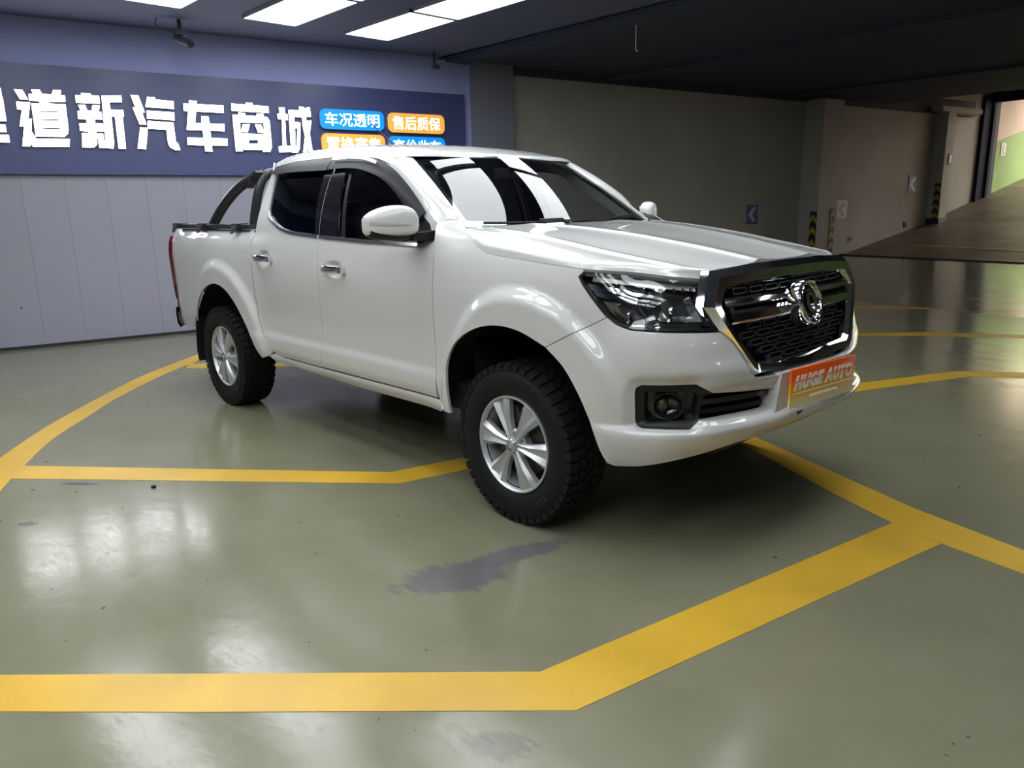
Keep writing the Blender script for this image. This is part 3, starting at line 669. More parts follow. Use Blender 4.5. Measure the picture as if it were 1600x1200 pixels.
hazard((wp(10.96, z0+.05, .422), wp(11.10, z0+.05, .422), 1.0), 'narrow hazard strip on the broad face of the middle pillar')
hazard((wp(15.19, fz(15.4)+.06, .13), wp(15.19, fz(15.4)+.06, .27), .80), 'black and yellow hazard strip on the far pillar')
t = MB(); wbox(t, 15.36, 15.49, 2.18, 2.40, .28, .295); o = solo('notice_frame', t, M['red_box'], 'small red framed notice on the far pillar', 'notice')
t = MB(); wbox(t, 15.385, 15.465, 2.205, 2.375, .29, .298); child('sheet', t.me('sheet', M['sign_white'], 30), o)
for s, z, l in ((12.3, .62, 'small socket plate low on the wall right of the middle pillar'), (14.35, .86, 'small dark outlet low on the wall before the far pillar')):
    t = MB(); wbox(t, s-.05, s+.05, z-.06, z+.06, 0, .02); o = solo('wall_socket', t, M['letter_side'] if s < 13 else M['baseboard'], l, 'socket')
    t = MB(); wbox(t, s-.025, s+.025, z-.03, z+.03, .02, .024); child('cover', t.me('cover', M['baseboard'], 30), o)
t = MB(); wbox(t, -2.62, -2.60, .44, .455, 0, .006); solo('screw_hole', t, M['baseboard'], 'small black hole in the wall panel at the left edge', 'hole')
# security camera under the cable trunking
cc = empty('security_camera', (-6.30, .26, 3.36), 'security camera hanging from the trunking above the sign', 'security camera')
t = MB(); t.tube([(-6.3, .26, 3.405), (-6.3, .26, 3.30)], .022, 10); child('stem', t.me('stem', M['cctv'], 40), cc)
t = MB(); t.box((-6.36, .20, 3.24), (-6.22, .31, 3.30), .012); child('mount', t.me('mount', M['cctv'], 40), cc)
t = MB(); t.tube([(-6.33, .22, 3.22), (-6.16, .30, 3.15)], .04, 14); child('housing', t.me('housing', M['cctv'], 40), cc)
t = MB(); t.tube([(-6.16, .30, 3.15), (-6.14, .309, 3.142)], .03, 14); child('lens', t.me('lens', M['gloss_black'], 40), cc)
t = MB(); t.tube([(-6.34, .05, 3.40), (-6.34, .02, 3.33), (-6.33, .10, 3.29), (-6.32, .22, 3.27)], .006, 6); child('cable', t.me('cable', M['cctv'], 40), cc)
br = empty('ceiling_bracket', (-6.06, 3.44, 3.44), 'short dark bracket hanging below the ceiling edge near the pillar', 'bracket')
t = MB(); t.tube([(-6.06, 3.44, 3.41), (-6.06, 3.44, 3.27), (-6.05, 3.48, 3.23)], .018, 8); child('rod', t.me('rod', M['cctv'], 40), br)
t = MB(); t.box((-6.09, 3.41, 3.20), (-6.02, 3.51, 3.245), .008); child('clamp', t.me('clamp', M['cctv'], 40), br)
hk = empty('ceiling_hook', (-3.24, 4.07, 3.335), 'small pale wire hook hanging from the dark ceiling', 'hook')
t = MB(); t.tube([(-3.24, 4.07, 3.335), (-3.24, 4.07, 3.10), (-3.235, 4.08, 3.07), (-3.22, 4.09, 3.075)], .005, 6); child('wire', t.me('wire', M['sign_white'], 40), hk)
t = MB(); t.tube([(-3.24, 4.07, 3.337), (-3.24, 4.07, 3.32)], .012, 8); child('rose', t.me('rose', M['sign_white'], 40), hk)
t = MB(); t.lathe([(0, 0), (.012, 0), (.013, .006), (.010, .012), (0, .013)], 10, 'z', (-1.692, -1.933, .001)); solo('bolt_cap', t, M['black'], 'small black cap lying on the floor left of the front wheel', 'cap')

# ---------------------------------------------------------------- the truck
truck = empty('pickup_truck', TRUCK_LOC, 'white double-cab pickup truck with chrome grille and black roll bar', 'pickup truck')
# outlines in (s along the flank, z)
HLINE = cr([(-.42, 1.32), (-.316, 1.273), (-.225, 1.226), (-.13, 1.212), (-.009, 1.204), (.217, 1.186), (.395, 1.173), (.575, 1.16), (.763, 1.144), (.987, 1.127)], 6)
LAMP = cr([(.399, 1.166), (.375, 1.143), (.392, 1.118)], 3)[:-1]+cr([(.392, 1.118), (.430, 1.075), (.50, 1.0), (.557, .966), (.617, .950)], 5)[:-1]+[(.617, .950), (.787, .945), (.980, .938), (.957, .99), (.945, 1.046), (.960, 1.09), (.985, 1.118)]+[(.763, 1.136), (.575, 1.152)]
ARCH_F = cr([(-.425, .44), (-.430, .59), (-.425, .685), (-.378, .770), (-.294, .84), (-.185, .888), (-.053, .912), (.088, .902), (.242, .851)], 6)
ARCH_B = cr([(.242, .851), (.335, .777), (.412, .667), (.473, .544), (.506, .453), (.530, .404)], 6)
DFRONT = [(-.570, .487), (-.569, .60), (-.570, .884), (-.552, 1.135), (-.560, 1.225)]
A_LINE = cr([(-.618, 1.35), (-.771, 1.465), (-.916, 1.561), (-1.091, 1.647)], 5)
TOP_F = cr([(-1.091, 1.647), (-1.323, 1.70), (-1.50, 1.718), (-1.69, 1.724)], 5)
TOP_R = cr([(-1.69, 1.724), (-2.073, 1.727), (-2.42, 1.714)], 5)
SEAM = cr([(-1.69, 1.724), (-1.675, 1.45), (-1.668, 1.262), (-1.659, 1.086), (-1.681, .857), (-1.725, .58), (-1.745, .480)], 6)
RREAR = cr([(-2.42, 1.714), (-2.50, 1.69), (-2.522, 1.63), (-2.530, 1.48), (-2.556, 1.29), (-2.545, 1.131), (-2.543, 1.003), (-2.530, .80), (-2.46, .61), (-2.355, .500), (-2.25, .478)], 6)
P_PAINT = M['paint']
# fenders
fen = HLINE[:]
k = [i for i, p in enumerate(fen) if p[0] <= .40]
fender = [p for p in fen if p[0] <= .396]+[(.399, 1.166), (.375, 1.143), (.392, 1.118)]+cr([(.392, 1.118), (.430, 1.075), (.50, 1.0), (.511, .991)], 4)[1:]+[(.242, .851)]+ARCH_F[::-1][1:]+[(-.50, .44), (-.545, .46)]+DFRONT[1:]+[(-.585, 1.29), (-.616, 1.352), (-.545, 1.372), (-.47, 1.358)]
FENDER = panel('front_fender', fender, liftA, P_PAINT, truck, step=.022)
# doors with window openings
WF = cr([(-1.655, 1.692), (-1.50, 1.690), (-1.323, 1.672), (-1.125, 1.622), (-.95, 1.533), (-.80, 1.436), (-.665, 1.345)], 4)+[(-.640, 1.30), (-.655, 1.262), (-.70, 1.250), (-1.175, 1.258), (-1.630, 1.275)]
WR = cr([(-1.705, 1.692), (-2.073, 1.695), (-2.36, 1.685), (-2.43, 1.66)], 4)+[(-2.437, 1.60), (-2.412, 1.485), (-2.398, 1.425), (-2.372, 1.395), (-2.30, 1.364), (-2.16, 1.320), (-2.022, 1.296), (-1.69, 1.277)]
fdoor = SEAM[::-1]+TOP_F[::-1][1:]+A_LINE[::-1][1:]+DFRONT[::-1]
rdoor = TOP_R[1:]+RREAR[1:]+[(-1.745, .478)]+SEAM[::-1][1:]
FD = panel('front_door', fdoor, liftD, P_PAINT, truck, holes=[WF], step=.022)
RD = panel('rear_door', rdoor, liftD, P_PAINT, truck, holes=[WR], step=.022)
# glass
panel('door_glass', inset(WF, -.006), liftD, M['tint'], FD, d=-.012, flange=0, gap=0, step=.06)
panel('door_glass', inset(WR, -.006), liftD, M['privacy'], RD, d=-.012, flange=0, gap=0, step=.06)
# black B pillar covers, sail panel, glass run
panel('pillar_cover', [(-1.455, 1.272), (-1.536, 1.65), (-1.548, 1.700), (-1.683, 1.700), (-1.671, 1.45), (-1.664, 1.277)], liftD, M['gloss_black'], FD, d=.003, flange=.012, gap=0, step=.05)
panel('pillar_cover', [(-1.672, 1.277), (-1.680, 1.45), (-1.693, 1.700), (-1.775, 1.700), (-1.745, 1.45), (-1.715, 1.277)], liftD, M['gloss_black'], RD, d=.003, flange=.012, gap=0, step=.05)
panel('glass_run', [(-1.395, 1.262), (-1.470, 1.62), (-1.498, 1.62), (-1.425, 1.264)], liftD, M['black'], FD, d=-.006, flange=.006, gap=0, step=.05)
panel('mirror_sail', [(-.805, 1.258), (-.835, 1.34), (-.790, 1.43), (-.665, 1.345), (-.640, 1.30), (-.655, 1.262), (-.70, 1.250)], liftD, M['black'], FD, d=.004, flange=.016, gap=0, step=.05)
# chrome belt mouldings
def strip_poly(P, w):
    up = []; dn = []
    for i, p in enumerate(P):
        a = P[max(i-1, 0)]; b = P[min(i+1, len(P)-1)]; t = (b[0]-a[0], b[1]-a[1]); l = math.hypot(*t); n = (-t[1]/l*w/2, t[0]/l*w/2)
        up.append((p[0]+n[0], p[1]+n[1])); dn.append((p[0]-n[0], p[1]-n[1]))
    return up+dn[::-1]
panel('belt_moulding', strip_poly([(-.70, 1.245), (-1.175, 1.253), (-1.655, 1.270)], .016), liftD, M['bright_trim'], FD, d=.010, flange=.016, gap=0, step=.04)
panel('belt_moulding', strip_poly([(-1.675, 1.271), (-2.022, 1.290), (-2.16, 1.314), (-2.30, 1.358), (-2.375, 1.391)], .016), liftD, M['bright_trim'], RD, d=.010, flange=.016, gap=0, step=.04)
# smoked rain visors, standing off the frame
def liftV(x, z, d=0): return liftD(x, z, d)
vf = cr([(-1.712, 1.722), (-1.50, 1.716), (-1.323, 1.698), (-1.095, 1.643), (-.92, 1.557), (-.775, 1.461), (-.700, 1.402)], 5)+[(-.715, 1.365), (-.765, 1.350)]+cr([(-.765, 1.350), (-.844, 1.430), (-.983, 1.524), (-1.124, 1.586), (-1.386, 1.643), (-1.60, 1.652), (-1.705, 1.650)], 5)[1:]
vr = cr([(-1.722, 1.722), (-2.073, 1.724), (-2.40, 1.712), (-2.475, 1.690)], 5)+[(-2.487, 1.672), (-2.470, 1.655)]+cr([(-2.470, 1.655), (-2.35, 1.655), (-2.073, 1.654), (-1.715, 1.648)], 5)[1:]
def liftVis(x, z, d=0):
    zt = zt_f(x); k = min(1, max(0, (zt-z)/.075)); return liftD(x, z, d+.006+.026*math.sin(k*1.7))
zt_f = pchip([(-2.6, 1.69), (-2.42, 1.714), (-2.073, 1.727), (-1.69, 1.724), (-1.323, 1.70), (-1.091, 1.647), (-.916, 1.561), (-.771, 1.465), (-.618, 1.35)])
panel('rain_visor', vf, liftVis, M['visor'], FD, flange=.004, gap=0, step=.02)
panel('rain_visor', vr, liftVis, M['visor'], RD, flange=.004, gap=0, step=.02)
panel('visor_trim', strip_poly(cr([(-1.695, 1.713), (-1.45, 1.708), (-1.323, 1.694), (-1.20, 1.667)], 5), .013), lambda x, z, d=0: liftD(x, z, d), M['chrome'], FD, d=.034, flange=.004, gap=0, step=.03)
# handles
for (hx, hz), dr in (((-1.48, 1.092), FD), ((-2.367, 1.122), RD)):
    rows = []
    for i in range(13):
        u = i/12; x = hx-.118+.236*u; b = .010+.030*math.sin(math.pi*min(1, max(0, u)))**.5
        hh = .016+.005*math.sin(math.pi*u); y0 = liftA(x, hz)[1]
        rows.append([(x, y0-b*1.0+(.012 if abs(a) > 2 else 0)*0-.006*math.cos(a), hz+.004*(u-.5)+hh*math.sin(a)) for a in [k*math.pi/6 for k in range(12)]])
    mbh = MB()
    n = 12
    V = [v for r in rows for v in r]; F = [[i*n+j, i*n+(j+1) % n, (i+1)*n+(j+1) % n, (i+1)*n+j] for i in range(12) for j in range(n)]+[list(range(n)), list(range(12*n, 13*n))]
    mbh.add(V, F); both('door_handle', mbh, M['chrome'], dr, 60)
    mbh = MB(); y0 = liftA(hx+.098, hz)[1]; mbh.box((hx+.090, y0-.036, hz-.019), (hx+.126, y0+.01, hz+.019), .006); both('handle_cap', mbh, M['chrome'], dr, 50)
# sills
SILL = panel('side_sill', [(-.50, .442), (-.565, .482), (-1.745, .474), (-2.25, .474), (-2.35, .494), (-2.44, .468), (-2.36, .425), (-1.4, .405), (-.56, .415)], lambda s, z, d=0: (lambda q: (q[0], q[1]-.010*math.sin(math.pi*min(1, max(0, (z-.40)/.085))), q[2]))(liftA(s, z, d)), P_PAINT, truck, step=.022)
# bed sides
ARCH_R = cr([(-3.56, .57), (-3.543, .635), (-3.459, .766), (-3.325, .862), (-3.125, .915), (-2.945, .887), (-2.77, .773), (-2.625, .608), (-2.535, .475), (-2.505, .440)], 6)
gapd = [(x-.010, z) for x, z in RREAR if z < 1.29]
bed = [(-2.575, 1.286), (-3.2, 1.288), (-3.9, 1.288), (-4.08, 1.283), (-4.16, 1.262), (-4.20, 1.20), (-4.235, 1.0), (-4.25, .8), (-4.26, .60), (-4.20, .54), (-3.9, .52), (-3.62, .535)]+ARCH_R+[(-2.44, .462)]+[p for p in gapd[::-1] if p[0] < -2.36]
BED = panel('bed_side', bed, liftA, P_PAINT, truck, step=.024)

# bumper: right half built on the wrap-around surface, mirrored into one mesh
c = S_C
FOGH = cr([(.636, .700), (.641, .722), (.662, .735)], 3)+[(.867, .742), (.935, .703), (1.10, .690), (1.266, .680), (c, .676)]
FOGL = [(c, .600), (1.253, .606), (1.0, .603), (.885, .598), (.846, .567)]+cr([(.668, .564), (.645, .572), (.638, .594)], 3)
GR_O = [(0, 1.178), (.30, 1.176), (.567, 1.163), (.605, 1.10), (.638, 1.034), (.575, .945), (.50, .842), (.447, .768), (.41, .745), (.2, .738), (0, .735)]
bump = [(.242, .851), (.511, .991)]+cr([(.511, .991), (.557, .962), (.617, .946)], 4)[1:]+[(.787, .941), (.980, .934), (1.02, .90), (1.06, .845), (1.10, .772), (1.14, .742), (1.35, .735), (c, .732)]+FOGH[::-1]+FOGL[::-1]+[(c, .500), (1.27, .500), (1.05, .495), (.96, .478), (.873, .456), (.761, .430), (.658, .404), (.56, .394)]+ARCH_B[::-1][:-1]
V, F, N = panel_data(bump, liftA, step=.010, flange=.03, gap=.0012)
k0 = len(V)
BUMPER = child('front_bumper', mesh('front_bumper', V+[Vector((v.x, -v.y, v.z)) for v in V], F+[[i+k0 for i in f[::-1]] for f in F], P_PAINT, normals=[tuple(n) for n in N]+[(n.x, -n.y, n.z) for n in N]), truck)
# fog lamp surrounds
sur = FOGH[:-3]+[(.935, .703), (.912, .684), (.895, .625), (.885, .598), (.846, .567)]+FOGL[5:]
sur = cr([(.636, .700), (.641, .722), (.662, .735)], 3)+[(.867, .742), (.935, .703), (.90, .690), (.885, .598), (.846, .567)]+cr([(.668, .564), (.645, .572), (.638, .594)], 3)
inner = [(.672, .60), (.672, .700), (.685, .712), (.86, .712), (.885, .690), (.872, .612), (.845, .598), (.69, .588)]
panel('fog_surround', sur, liftA, M['black'], BUMPER, holes=[inner], d=-.004, flange=.06, gap=0, step=.03)
panel('fog_recess', inner, liftA, M['gloss_black'], BUMPER, d=-.052, flange=0, gap=0, step=.04)
FOGC = (.765, .650)
def fogring():
    mbx = MB(); rows = []
    for rr, dd in ((.066, -.052), (.064, -.012), (.056, -.010), (.050, -.030), (.030, -.045), (0.001, -.048)):
        rows.append([liftA(FOGC[0]+rr*1.05*math.cos(a), FOGC[1]+rr*.88*math.sin(a), dd) for a in [2*math.pi*q/24 for q in range(24)]])
    V = [v for r in rows for v in r]; mbx.add(V, [[i*24+j, i*24+(j+1) % 24, (i+1)*24+(j+1) % 24, (i+1)*24+j] for i in range(5) for j in range(24)]); return mbx
both('fog_lamp_bezel', fogring(), M['gloss_black'], BUMPER, 50)
mbx = MB(); rows = []
for rr, dd in ((.030, -.040), (.026, -.030), (.015, -.022), (.001, -.019)):
    rows.append([liftA(FOGC[0]-.022+rr*math.cos(a), FOGC[1]+rr*math.sin(a), dd) for a in [2*math.pi*q/20 for q in range(20)]])
V = [v for r in rows for v in r]; mbx.add(V, [[i*20+j, i*20+(j+1) % 20, (i+1)*20+(j+1) % 20, (i+1)*20+j] for i in range(3) for j in range(20)]); both('fog_lens', mbx, M['brake'], BUMPER, 60)
# lower intake: dark back, slats
def fullband(name, poly, d, m, par, flange=.02):
    V, F, N = panel_data(poly, liftA, step=.04, flange=flange, gap=0, d=d); k0 = len(V)
    return child(name, mesh(name, V+[Vector((v.x, -v.y, v.z)) for v in V], F+[[i+k0 for i in f[::-1]] for f in F], m, normals=[tuple(n) for n in N]+[(n.x, -n.y, n.z) for n in N]), par)
fullband('intake_back', [(.85, .57), (c, .57), (c, .72), (.85, .72)], -.10, M['dark'], BUMPER)
fullband('intake_slat', [(.88, .655), (c, .650), (c, .668), (.90, .677)], -.018, M['gloss_black'], BUMPER, .05)
fullband('intake_slat', [(.875, .612), (c, .606), (c, .622), (.88, .630)], -.045, M['black'], BUMPER, .05)
fullband('chin', [(.60, .36), (.90, .40), (c, .42), (c, .51), (1.05, .50), (.873, .465), (.66, .412)], -.12, M['black'], BUMPER, .0)
mbx = MB(); mbx.box((.45, -.50, .40), (.78, .50, .47), .02); part('skid_plate', mbx, M['black'], BUMPER)
# tow-hook cap is red in the shade below the plate
mbx = MB(); mbx.box((.955, -.20, .556), (.99, -.06, .572), .004); part('red_reflector', mbx, M['red_lens'], BUMPER)

# bonnet
def hood_rows():
    rows = []
    zK = pchip([(-.45, 1.327), (-.2, 1.308), (-.065, 1.293), (.165, 1.261), (.408, 1.221), (.635, 1.186), (.84, 1.152)])
    zM = pchip([(-.45, 1.336), (-.13, 1.320), (.09, 1.300), (.45, 1.250), (.70, 1.206), (.86, 1.174)])
    P = HLINE; L = [0]
    for a, b in zip(P, P[1:]): L.append(L[-1]+math.dist(a, b))
    n = 60
    for i in range(n+1):
        t = L[-1]*i/n; j = 0
        while j < len(L)-2 and t > L[j+1]: j += 1
        u = (t-L[j])/(L[j+1]-L[j]); s = P[j][0]+(P[j+1][0]-P[j][0])*u; z = P[j][1]+(P[j+1][1]-P[j][1])*u
        E0 = liftA(s, z+.003, 0); xe = E0[0]; kx = (xe+.42)/1.22; xc = -.405+kx*1.240
        ye = -E0[1]
        yK = min(.665-.07*max(0, kx-.55)/.45, ye-.05); xk = xe+(xc-xe)*(1-(yK/ye)**2)*.6; zk = zK(xk)
        dz = max(0, zk-E0[2])
        xm = xe+(xc-xe)*.85
        ym = .35-.13*kx
        q = 1-min(1, max(0, (.2-kx)/.2)); rg = .007*q
        S = [E0, (xe+(xk-xe)*.15, -(ye-.010-.018*(1-min(1, dz/.05))), E0[2]+.42*dz), (xe+(xk-xe)*.5, -(ye-.38*(ye-yK)-.004), E0[2]+.80*dz-rg*.3), (xk, -yK-.022, zk-rg*.6), (xk, -yK, zk+.003), (xk+(xc-xk)*.1, -yK+.03, zk+.001), (xe+(xc-xe)*.7, -(yK*.5+ym*.5), (zk*.42+zM(xm)*.58)-rg*.7), (xm, -ym-.035, zM(xm)-rg*.8), (xm, -ym, zM(xm)+.003), (xm, -ym+.03, zM(xm)+.002), (xm*.4+xc*.6, -ym*.62, zM(xm)-.002), (xc, 0, zM(xc)-.003)]
        rows.append(cr(S, 5))
    return rows
hr = hood_rows()
HOOD = child('bonnet', grid_me('bonnet', hr, P_PAINT, True), truck)
ed = [r[0] for r in hr]+[p for p in hr[-1][1:]]
mbx = MB(); n = len(ed)
mbx.add([p for p in ed]+[(p[0]-.012, p[1]*.985, p[2]-.03) for p in ed], [[i, i+1, i+1+n, i+n] for i in range(n-1)])
mbx2 = mbx.mirror(); mbx.add(mbx2.V, mbx2.F); part('bonnet_edge', mbx, P_PAINT, HOOD)

# windscreen, A pillars, roof
def header(y): q = (y/.607)**2; return Vector((-.93-.126*q, y, 1.703-.026*q))
def wbase(y): q = (y/.721)**2; return Vector((-.375-.118*q, y, 1.296+.027*q))
def wscreen(u, v):
    a = header(u*.607); b = wbase(u*.721); p = a.lerp(b, v); nrm = Vector((.53, 0, .85)); return p+nrm*(.022*4*v*(1-v)*(1-.5*u*u))
rows = [[tuple(wscreen(-1+i/12, v/14)) for i in range(13)] for v in range(15)]
WS = child('windscreen', grid_me('windscreen', rows, M['glass'], True), truck)
rowsb = []
for v in range(15):
    rowsb.append([tuple(wscreen(-1.0+.012*0, v/14)+Vector((0, 0, -.004))), tuple(wscreen(-.955, v/14)+Vector((0, 0, -.004)))])
mbx = MB(); V = [p for r in rowsb for p in r]; mbx.add(V, [[2*i, 2*i+1, 2*i+3, 2*i+2] for i in range(14)]); m2 = mbx.mirror(); mbx.add(m2.V, m2.F); part('screen_border', mbx, M['gloss_black'], WS, 180)
mbx = MB(); top = [[tuple(wscreen(-1+i/12, v)+Vector((0, 0, -.004))) for i in range(25)] for v in (.0, .035)]; V = top[0]+top[1]; mbx.add(V, [[i, i+1, i+26, i+25] for i in range(24)]); part('screen_border', mbx, M['gloss_black'], WS, 180)
mbx = MB(); top = [[tuple(wscreen(-1+i/12, v)+Vector((0, 0, -.004))) for i in range(25)] for v in (.90, 1.0)]; V = top[0]+top[1]; mbx.add(V, [[i, i+1, i+26, i+25] for i in range(24)]); part('screen_border', mbx, M['gloss_black'], WS, 180)
mbx = MB(); rows = []
for i in range(25):
    y = -.76+1.52*i/24; b = wbase(min(.72, max(-.72, y))); rows.append([(b.x-.0, y, b.z-.005), (b.x+.05, y, b.z+.004), (-.36, y, 1.285)])
V = [p for r in rows for p in r]; mbx.add(V, [[3*i+j, 3*i+j+1, 3*i+j+4, 3*i+j+3] for i in range(24) for j in range(2)]); part('cowl_panel', mbx, M['black'], truck, 60)
# A pillar
rows = []
for i in range(17):
    v = i/16; P = A_LINE[::-1]; k = v*(len(P)-1); j = min(int(k), len(P)-2); u = k-j
    x = P[j][0]+(P[j+1][0]-P[j][0])*u; z = P[j][1]+(P[j+1][1]-P[j][1])*u
    S0 = Vector(liftD(x, z, 0)); W0 = wscreen(-1, v); mid = S0.lerp(W0, .5); out = Vector((.35, -.62, .70)).normalized()
    bl = 1-.9*sm(.62, 1.0, v); q1 = S0.lerp(W0, .16)+out*.016*bl; q2 = S0.lerp(W0, .5)+out*.030*bl; q3 = S0.lerp(W0, .85)+out*.020*bl
    s_in = S0+Vector((-.004, .012, -.006))
    rows.append([tuple(s_in)]+cr([tuple(S0), tuple(q1), tuple(q2), tuple(q3), tuple(W0+Vector((.004, -.002, .008)))], 4)+[tuple(W0+Vector((-.01, .01, -.012)))])
n = len(rows[0]); mbx = MB(); mbx.add([p for r in rows for p in r], [[i*n+j, i*n+j+1, (i+1)*n+j+1, (i+1)*n+j] for i in range(16) for j in range(n-1)])
both('windscreen_pillar', mbx, P_PAINT, truck, 60)
# roof
zR = pchip([(-2.62, 1.755), (-2.54, 1.783), (-2.40, 1.803), (-2.0, 1.816), (-1.6, 1.808), (-1.3, 1.782), (-1.1, 1.746), (-.93, 1.706)])
def roof_rows():
    rows = []
    for i in range(41):
        t = i/40; r = []
        def xat(y): return -2.56+((-.93-.126*min(1.32, (y/.607)**2))+2.56)*t
        x0 = -2.50+(-1.091+2.50)*t
        zt = zt_f(x0)+.001; y0 = -liftD(x0, zt)[1]
        S = [(x0, -y0, zt)]
        for fy, dz in ((.022, .028), (.055, .050)):
            y = y0-fy; S.append((xat(y)*.5+x0*.5, -y, None, fy, dz))
        S2 = [S[0]]; zc = zR(xat(.6)); z6 = zc-.026-.0*(1-t)
        for q in S[1:]:
            y = -q[1]; x = q[0]; S2.append((x, -y, zt+(z6-zt)*(.55 if q[3] < .03 else .90)))
        for y, dd in ((.54, .020), (.40, .011), (.2, .003), (0, 0)):
            x = xat(y); S2.append((x, -y, zR(x)-dd*(1.0)))
        rows.append(cr(S2, 4))
    return rows
rr = roof_rows()
curl = [[(x-.035, y*.985, z-.030) for x, y, z in rr[0]], [(x-.028, y*.99, z-.016) for x, y, z in rr[0]], [(x-.016, y*.995, z-.005) for x, y, z in rr[0]]]
lip = [(x+.012, y, z-.018) for x, y, z in rr[-1]]
ROOF = child('roof', grid_me('roof', curl+rr+[lip], P_PAINT, True), truck)
for yy in (.50,):
    mbx = MB(); mbx.tube([(-2.45, -yy-.09, zR(-2.4)-.030), (-1.3, -yy-.075, zR(-1.3)-.024)], .004, 6); both('roof_ditch_strip', mbx, M['black'], ROOF)
# cab rear corner and back wall
rows = []
for i in range(13):
    z = 1.0+.735*i/12; ys = -liftD(-2.53, min(z, 1.70))[1]-.004
    rows.append([(-2.522, -ys, z), (-2.555, -ys+.006, z), (-2.585, -ys+.035, z), (-2.595, -ys+.09, z), (-2.60, -.40, z), (-2.60, 0, z)])
CABB = child('cab_back', grid_me('cab_back', rows, P_PAINT, True, 60), truck)
mbx = MB(); mbx.box((-2.607, -.55, 1.33), (-2.596, .55, 1.66), .005); part('rear_window', mbx, M['privacy'], CABB)

# front grille
def gx(y, z): return .930-.080*y*y-.259*(z-.75)
def gp(y, z, d=0): return (gx(y, z)+d, y, z)
GR_I = [(0, 1.098), (.27, 1.097), (.50, 1.086), (.530, 1.06), (.548, 1.028), (.51, .95), (.45, .862), (.408, .815), (.375, .797), (.18, .79), (0, .788)]
def loop(f, d): 
    h = [(a[0]+(b[0]-a[0])*f, a[1]+(b[1]-a[1])*f) for a, b in zip(GR_O, GR_I)]
    full = h+[(-y, z) for y, z in h[-2:0:-1]]
    return [gp(y, z, d if not callable(d) else d(y, z)) for y, z in full]
LP = [loop(0, -.055), loop(0, -.020), loop(.30, .012), loop(.78, .008), loop(.98, -.012), loop(1.02, -.06)]
n = len(LP[0]); mbx = MB(); mbx.add([p for l in LP for p in l], [[i*n+j, i*n+(j+1) % n, (i+1)*n+(j+1) % n, (i+1)*n+j] for i in range(len(LP)-1) for j in range(n)])
GRILLE = part('grille', mbx, M['chrome'], truck, 14)
mbx = MB(); full = GR_I+[(-y, z) for y, z in GR_I[-2:0:-1]]; mbx.add([gp(y, z, -.075) for y, z in full], [list(range(len(full)))]); part('grille_back', mbx, M['dark'], GRILLE)
def gw(z):
    pts = sorted([(1.098, .49), (1.086, .50), (1.06, .530), (1.028, .548), (.95, .51), (.862, .45), (.815, .408), (.79, .36)])
    return pchip(pts)(z)
def gbar(z0, z1, d0, y0, y1):
    mbx = MB(); n = 14; rows = []
    for i in range(n+1):
        y = y0+(y1-y0)*i/n; zm = (z0+z1)/2
        rows.append([gp(y, z0, d0-.03), gp(y, z0, d0-.004), gp(y, z0+.010, d0+.004), gp(y, z1-.010, d0+.004), gp(y, z1, d0-.004), gp(y, z1, d0-.03)])
    V = [p for r in rows for p in r]; mbx.add(V, [[i*6+j, i*6+j+1, (i+1)*6+j+1, (i+1)*6+j] for i in range(n) for j in range(5)]); return mbx
part('grille_bar', gbar(1.022, 1.058, .0, -.535, .535), M['chrome'], GRILLE, 20)
part('grille_bar', gbar(.958, 1.008, .004, -.515, .515), M['chrome'], GRILLE, 20)
for sy in (-1, 1):
    a, b = sorted((sy*.515, sy*.49)); part('bar_end', gbar(1.004, 1.026, .002, a, b), M['chrome'], GRILLE, 20)
cm = None
def cellmesh(w=.104, h=.027, t=.0055):
    mbx = MB(); o = [(-w/2+.006, h/2), (w/2-.006, h/2), (w/2, h/2-.006), (w/2, -h/2+.004), (w/2-.01, -h/2), (-w/2+.01, -h/2), (-w/2, -h/2+.004), (-w/2, h/2-.006)]
    i_ = [(y*(1-2*t/w), z*(1-2*t/h)) for y, z in o]; n = 8
    rings = [[(-.022, y, z) for y, z in o], [(0, y, z) for y, z in o], [(0, y, z) for y, z in i_], [(-.022, y, z) for y, z in i_]]
    mbx.add([p for r in rings for p in r], [[a*n+j, a*n+(j+1) % n, (a+1)*n+(j+1) % n, (a+1)*n+j] for a in range(3) for j in range(n)]); return mbx.me('grille_cell', M['satin_black'], 30)
cm = cellmesh()
zs = [1.077]+[.938-.0335*i for i in range(5)]
for k, z in enumerate(zs):
    off = 0 if k % 2 else .057
    for i in range(-6, 7):
        y = i*.114+off
        if abs(y) > gw(z)-.050: continue
        o = D.objects.new('grille_cell', cm); put(o, GRILLE); o.location = Vector(gp(y, z, -.016))-TRUCK_LOC-GRILLE.location; o.rotation_euler = (0, -.253, 0)
# emblem: ring with two swallow-tail commas
ec = Vector(gp(0, 1.003, .052)); et = Matrix.Translation(ec) @ Matrix.Rotation(-.253, 4, 'Y')
EMB = MB(); EMB.lathe([(.098, -.062), (.100, -.004), (.097, .006), (.090, .010), (.083, .006), (.080, -.004)], 48, 'x'); EMB.V = [tuple(et @ Vector(v)) for v in EMB.V]; EMBLEM = part('emblem', EMB, M['chrome'], GRILLE, 35)
mbx = MB(); mbx.lathe([(.0805, -.006), (.074, .003), (.070, -.004)], 48, 'x'); mbx.V = [tuple(et @ Vector(v)) for v in mbx.V]; part('emblem_ring', mbx, M['chrome'], EMBLEM, 35)
mbx = MB(); mbx.lathe([(.081, -.012), (.0, -.012)], 40, 'x'); mbx.V = [tuple(et @ Vector(v)) for v in mbx.V]; part('emblem_back', mbx, M['gloss_black'], EMBLEM, 60)
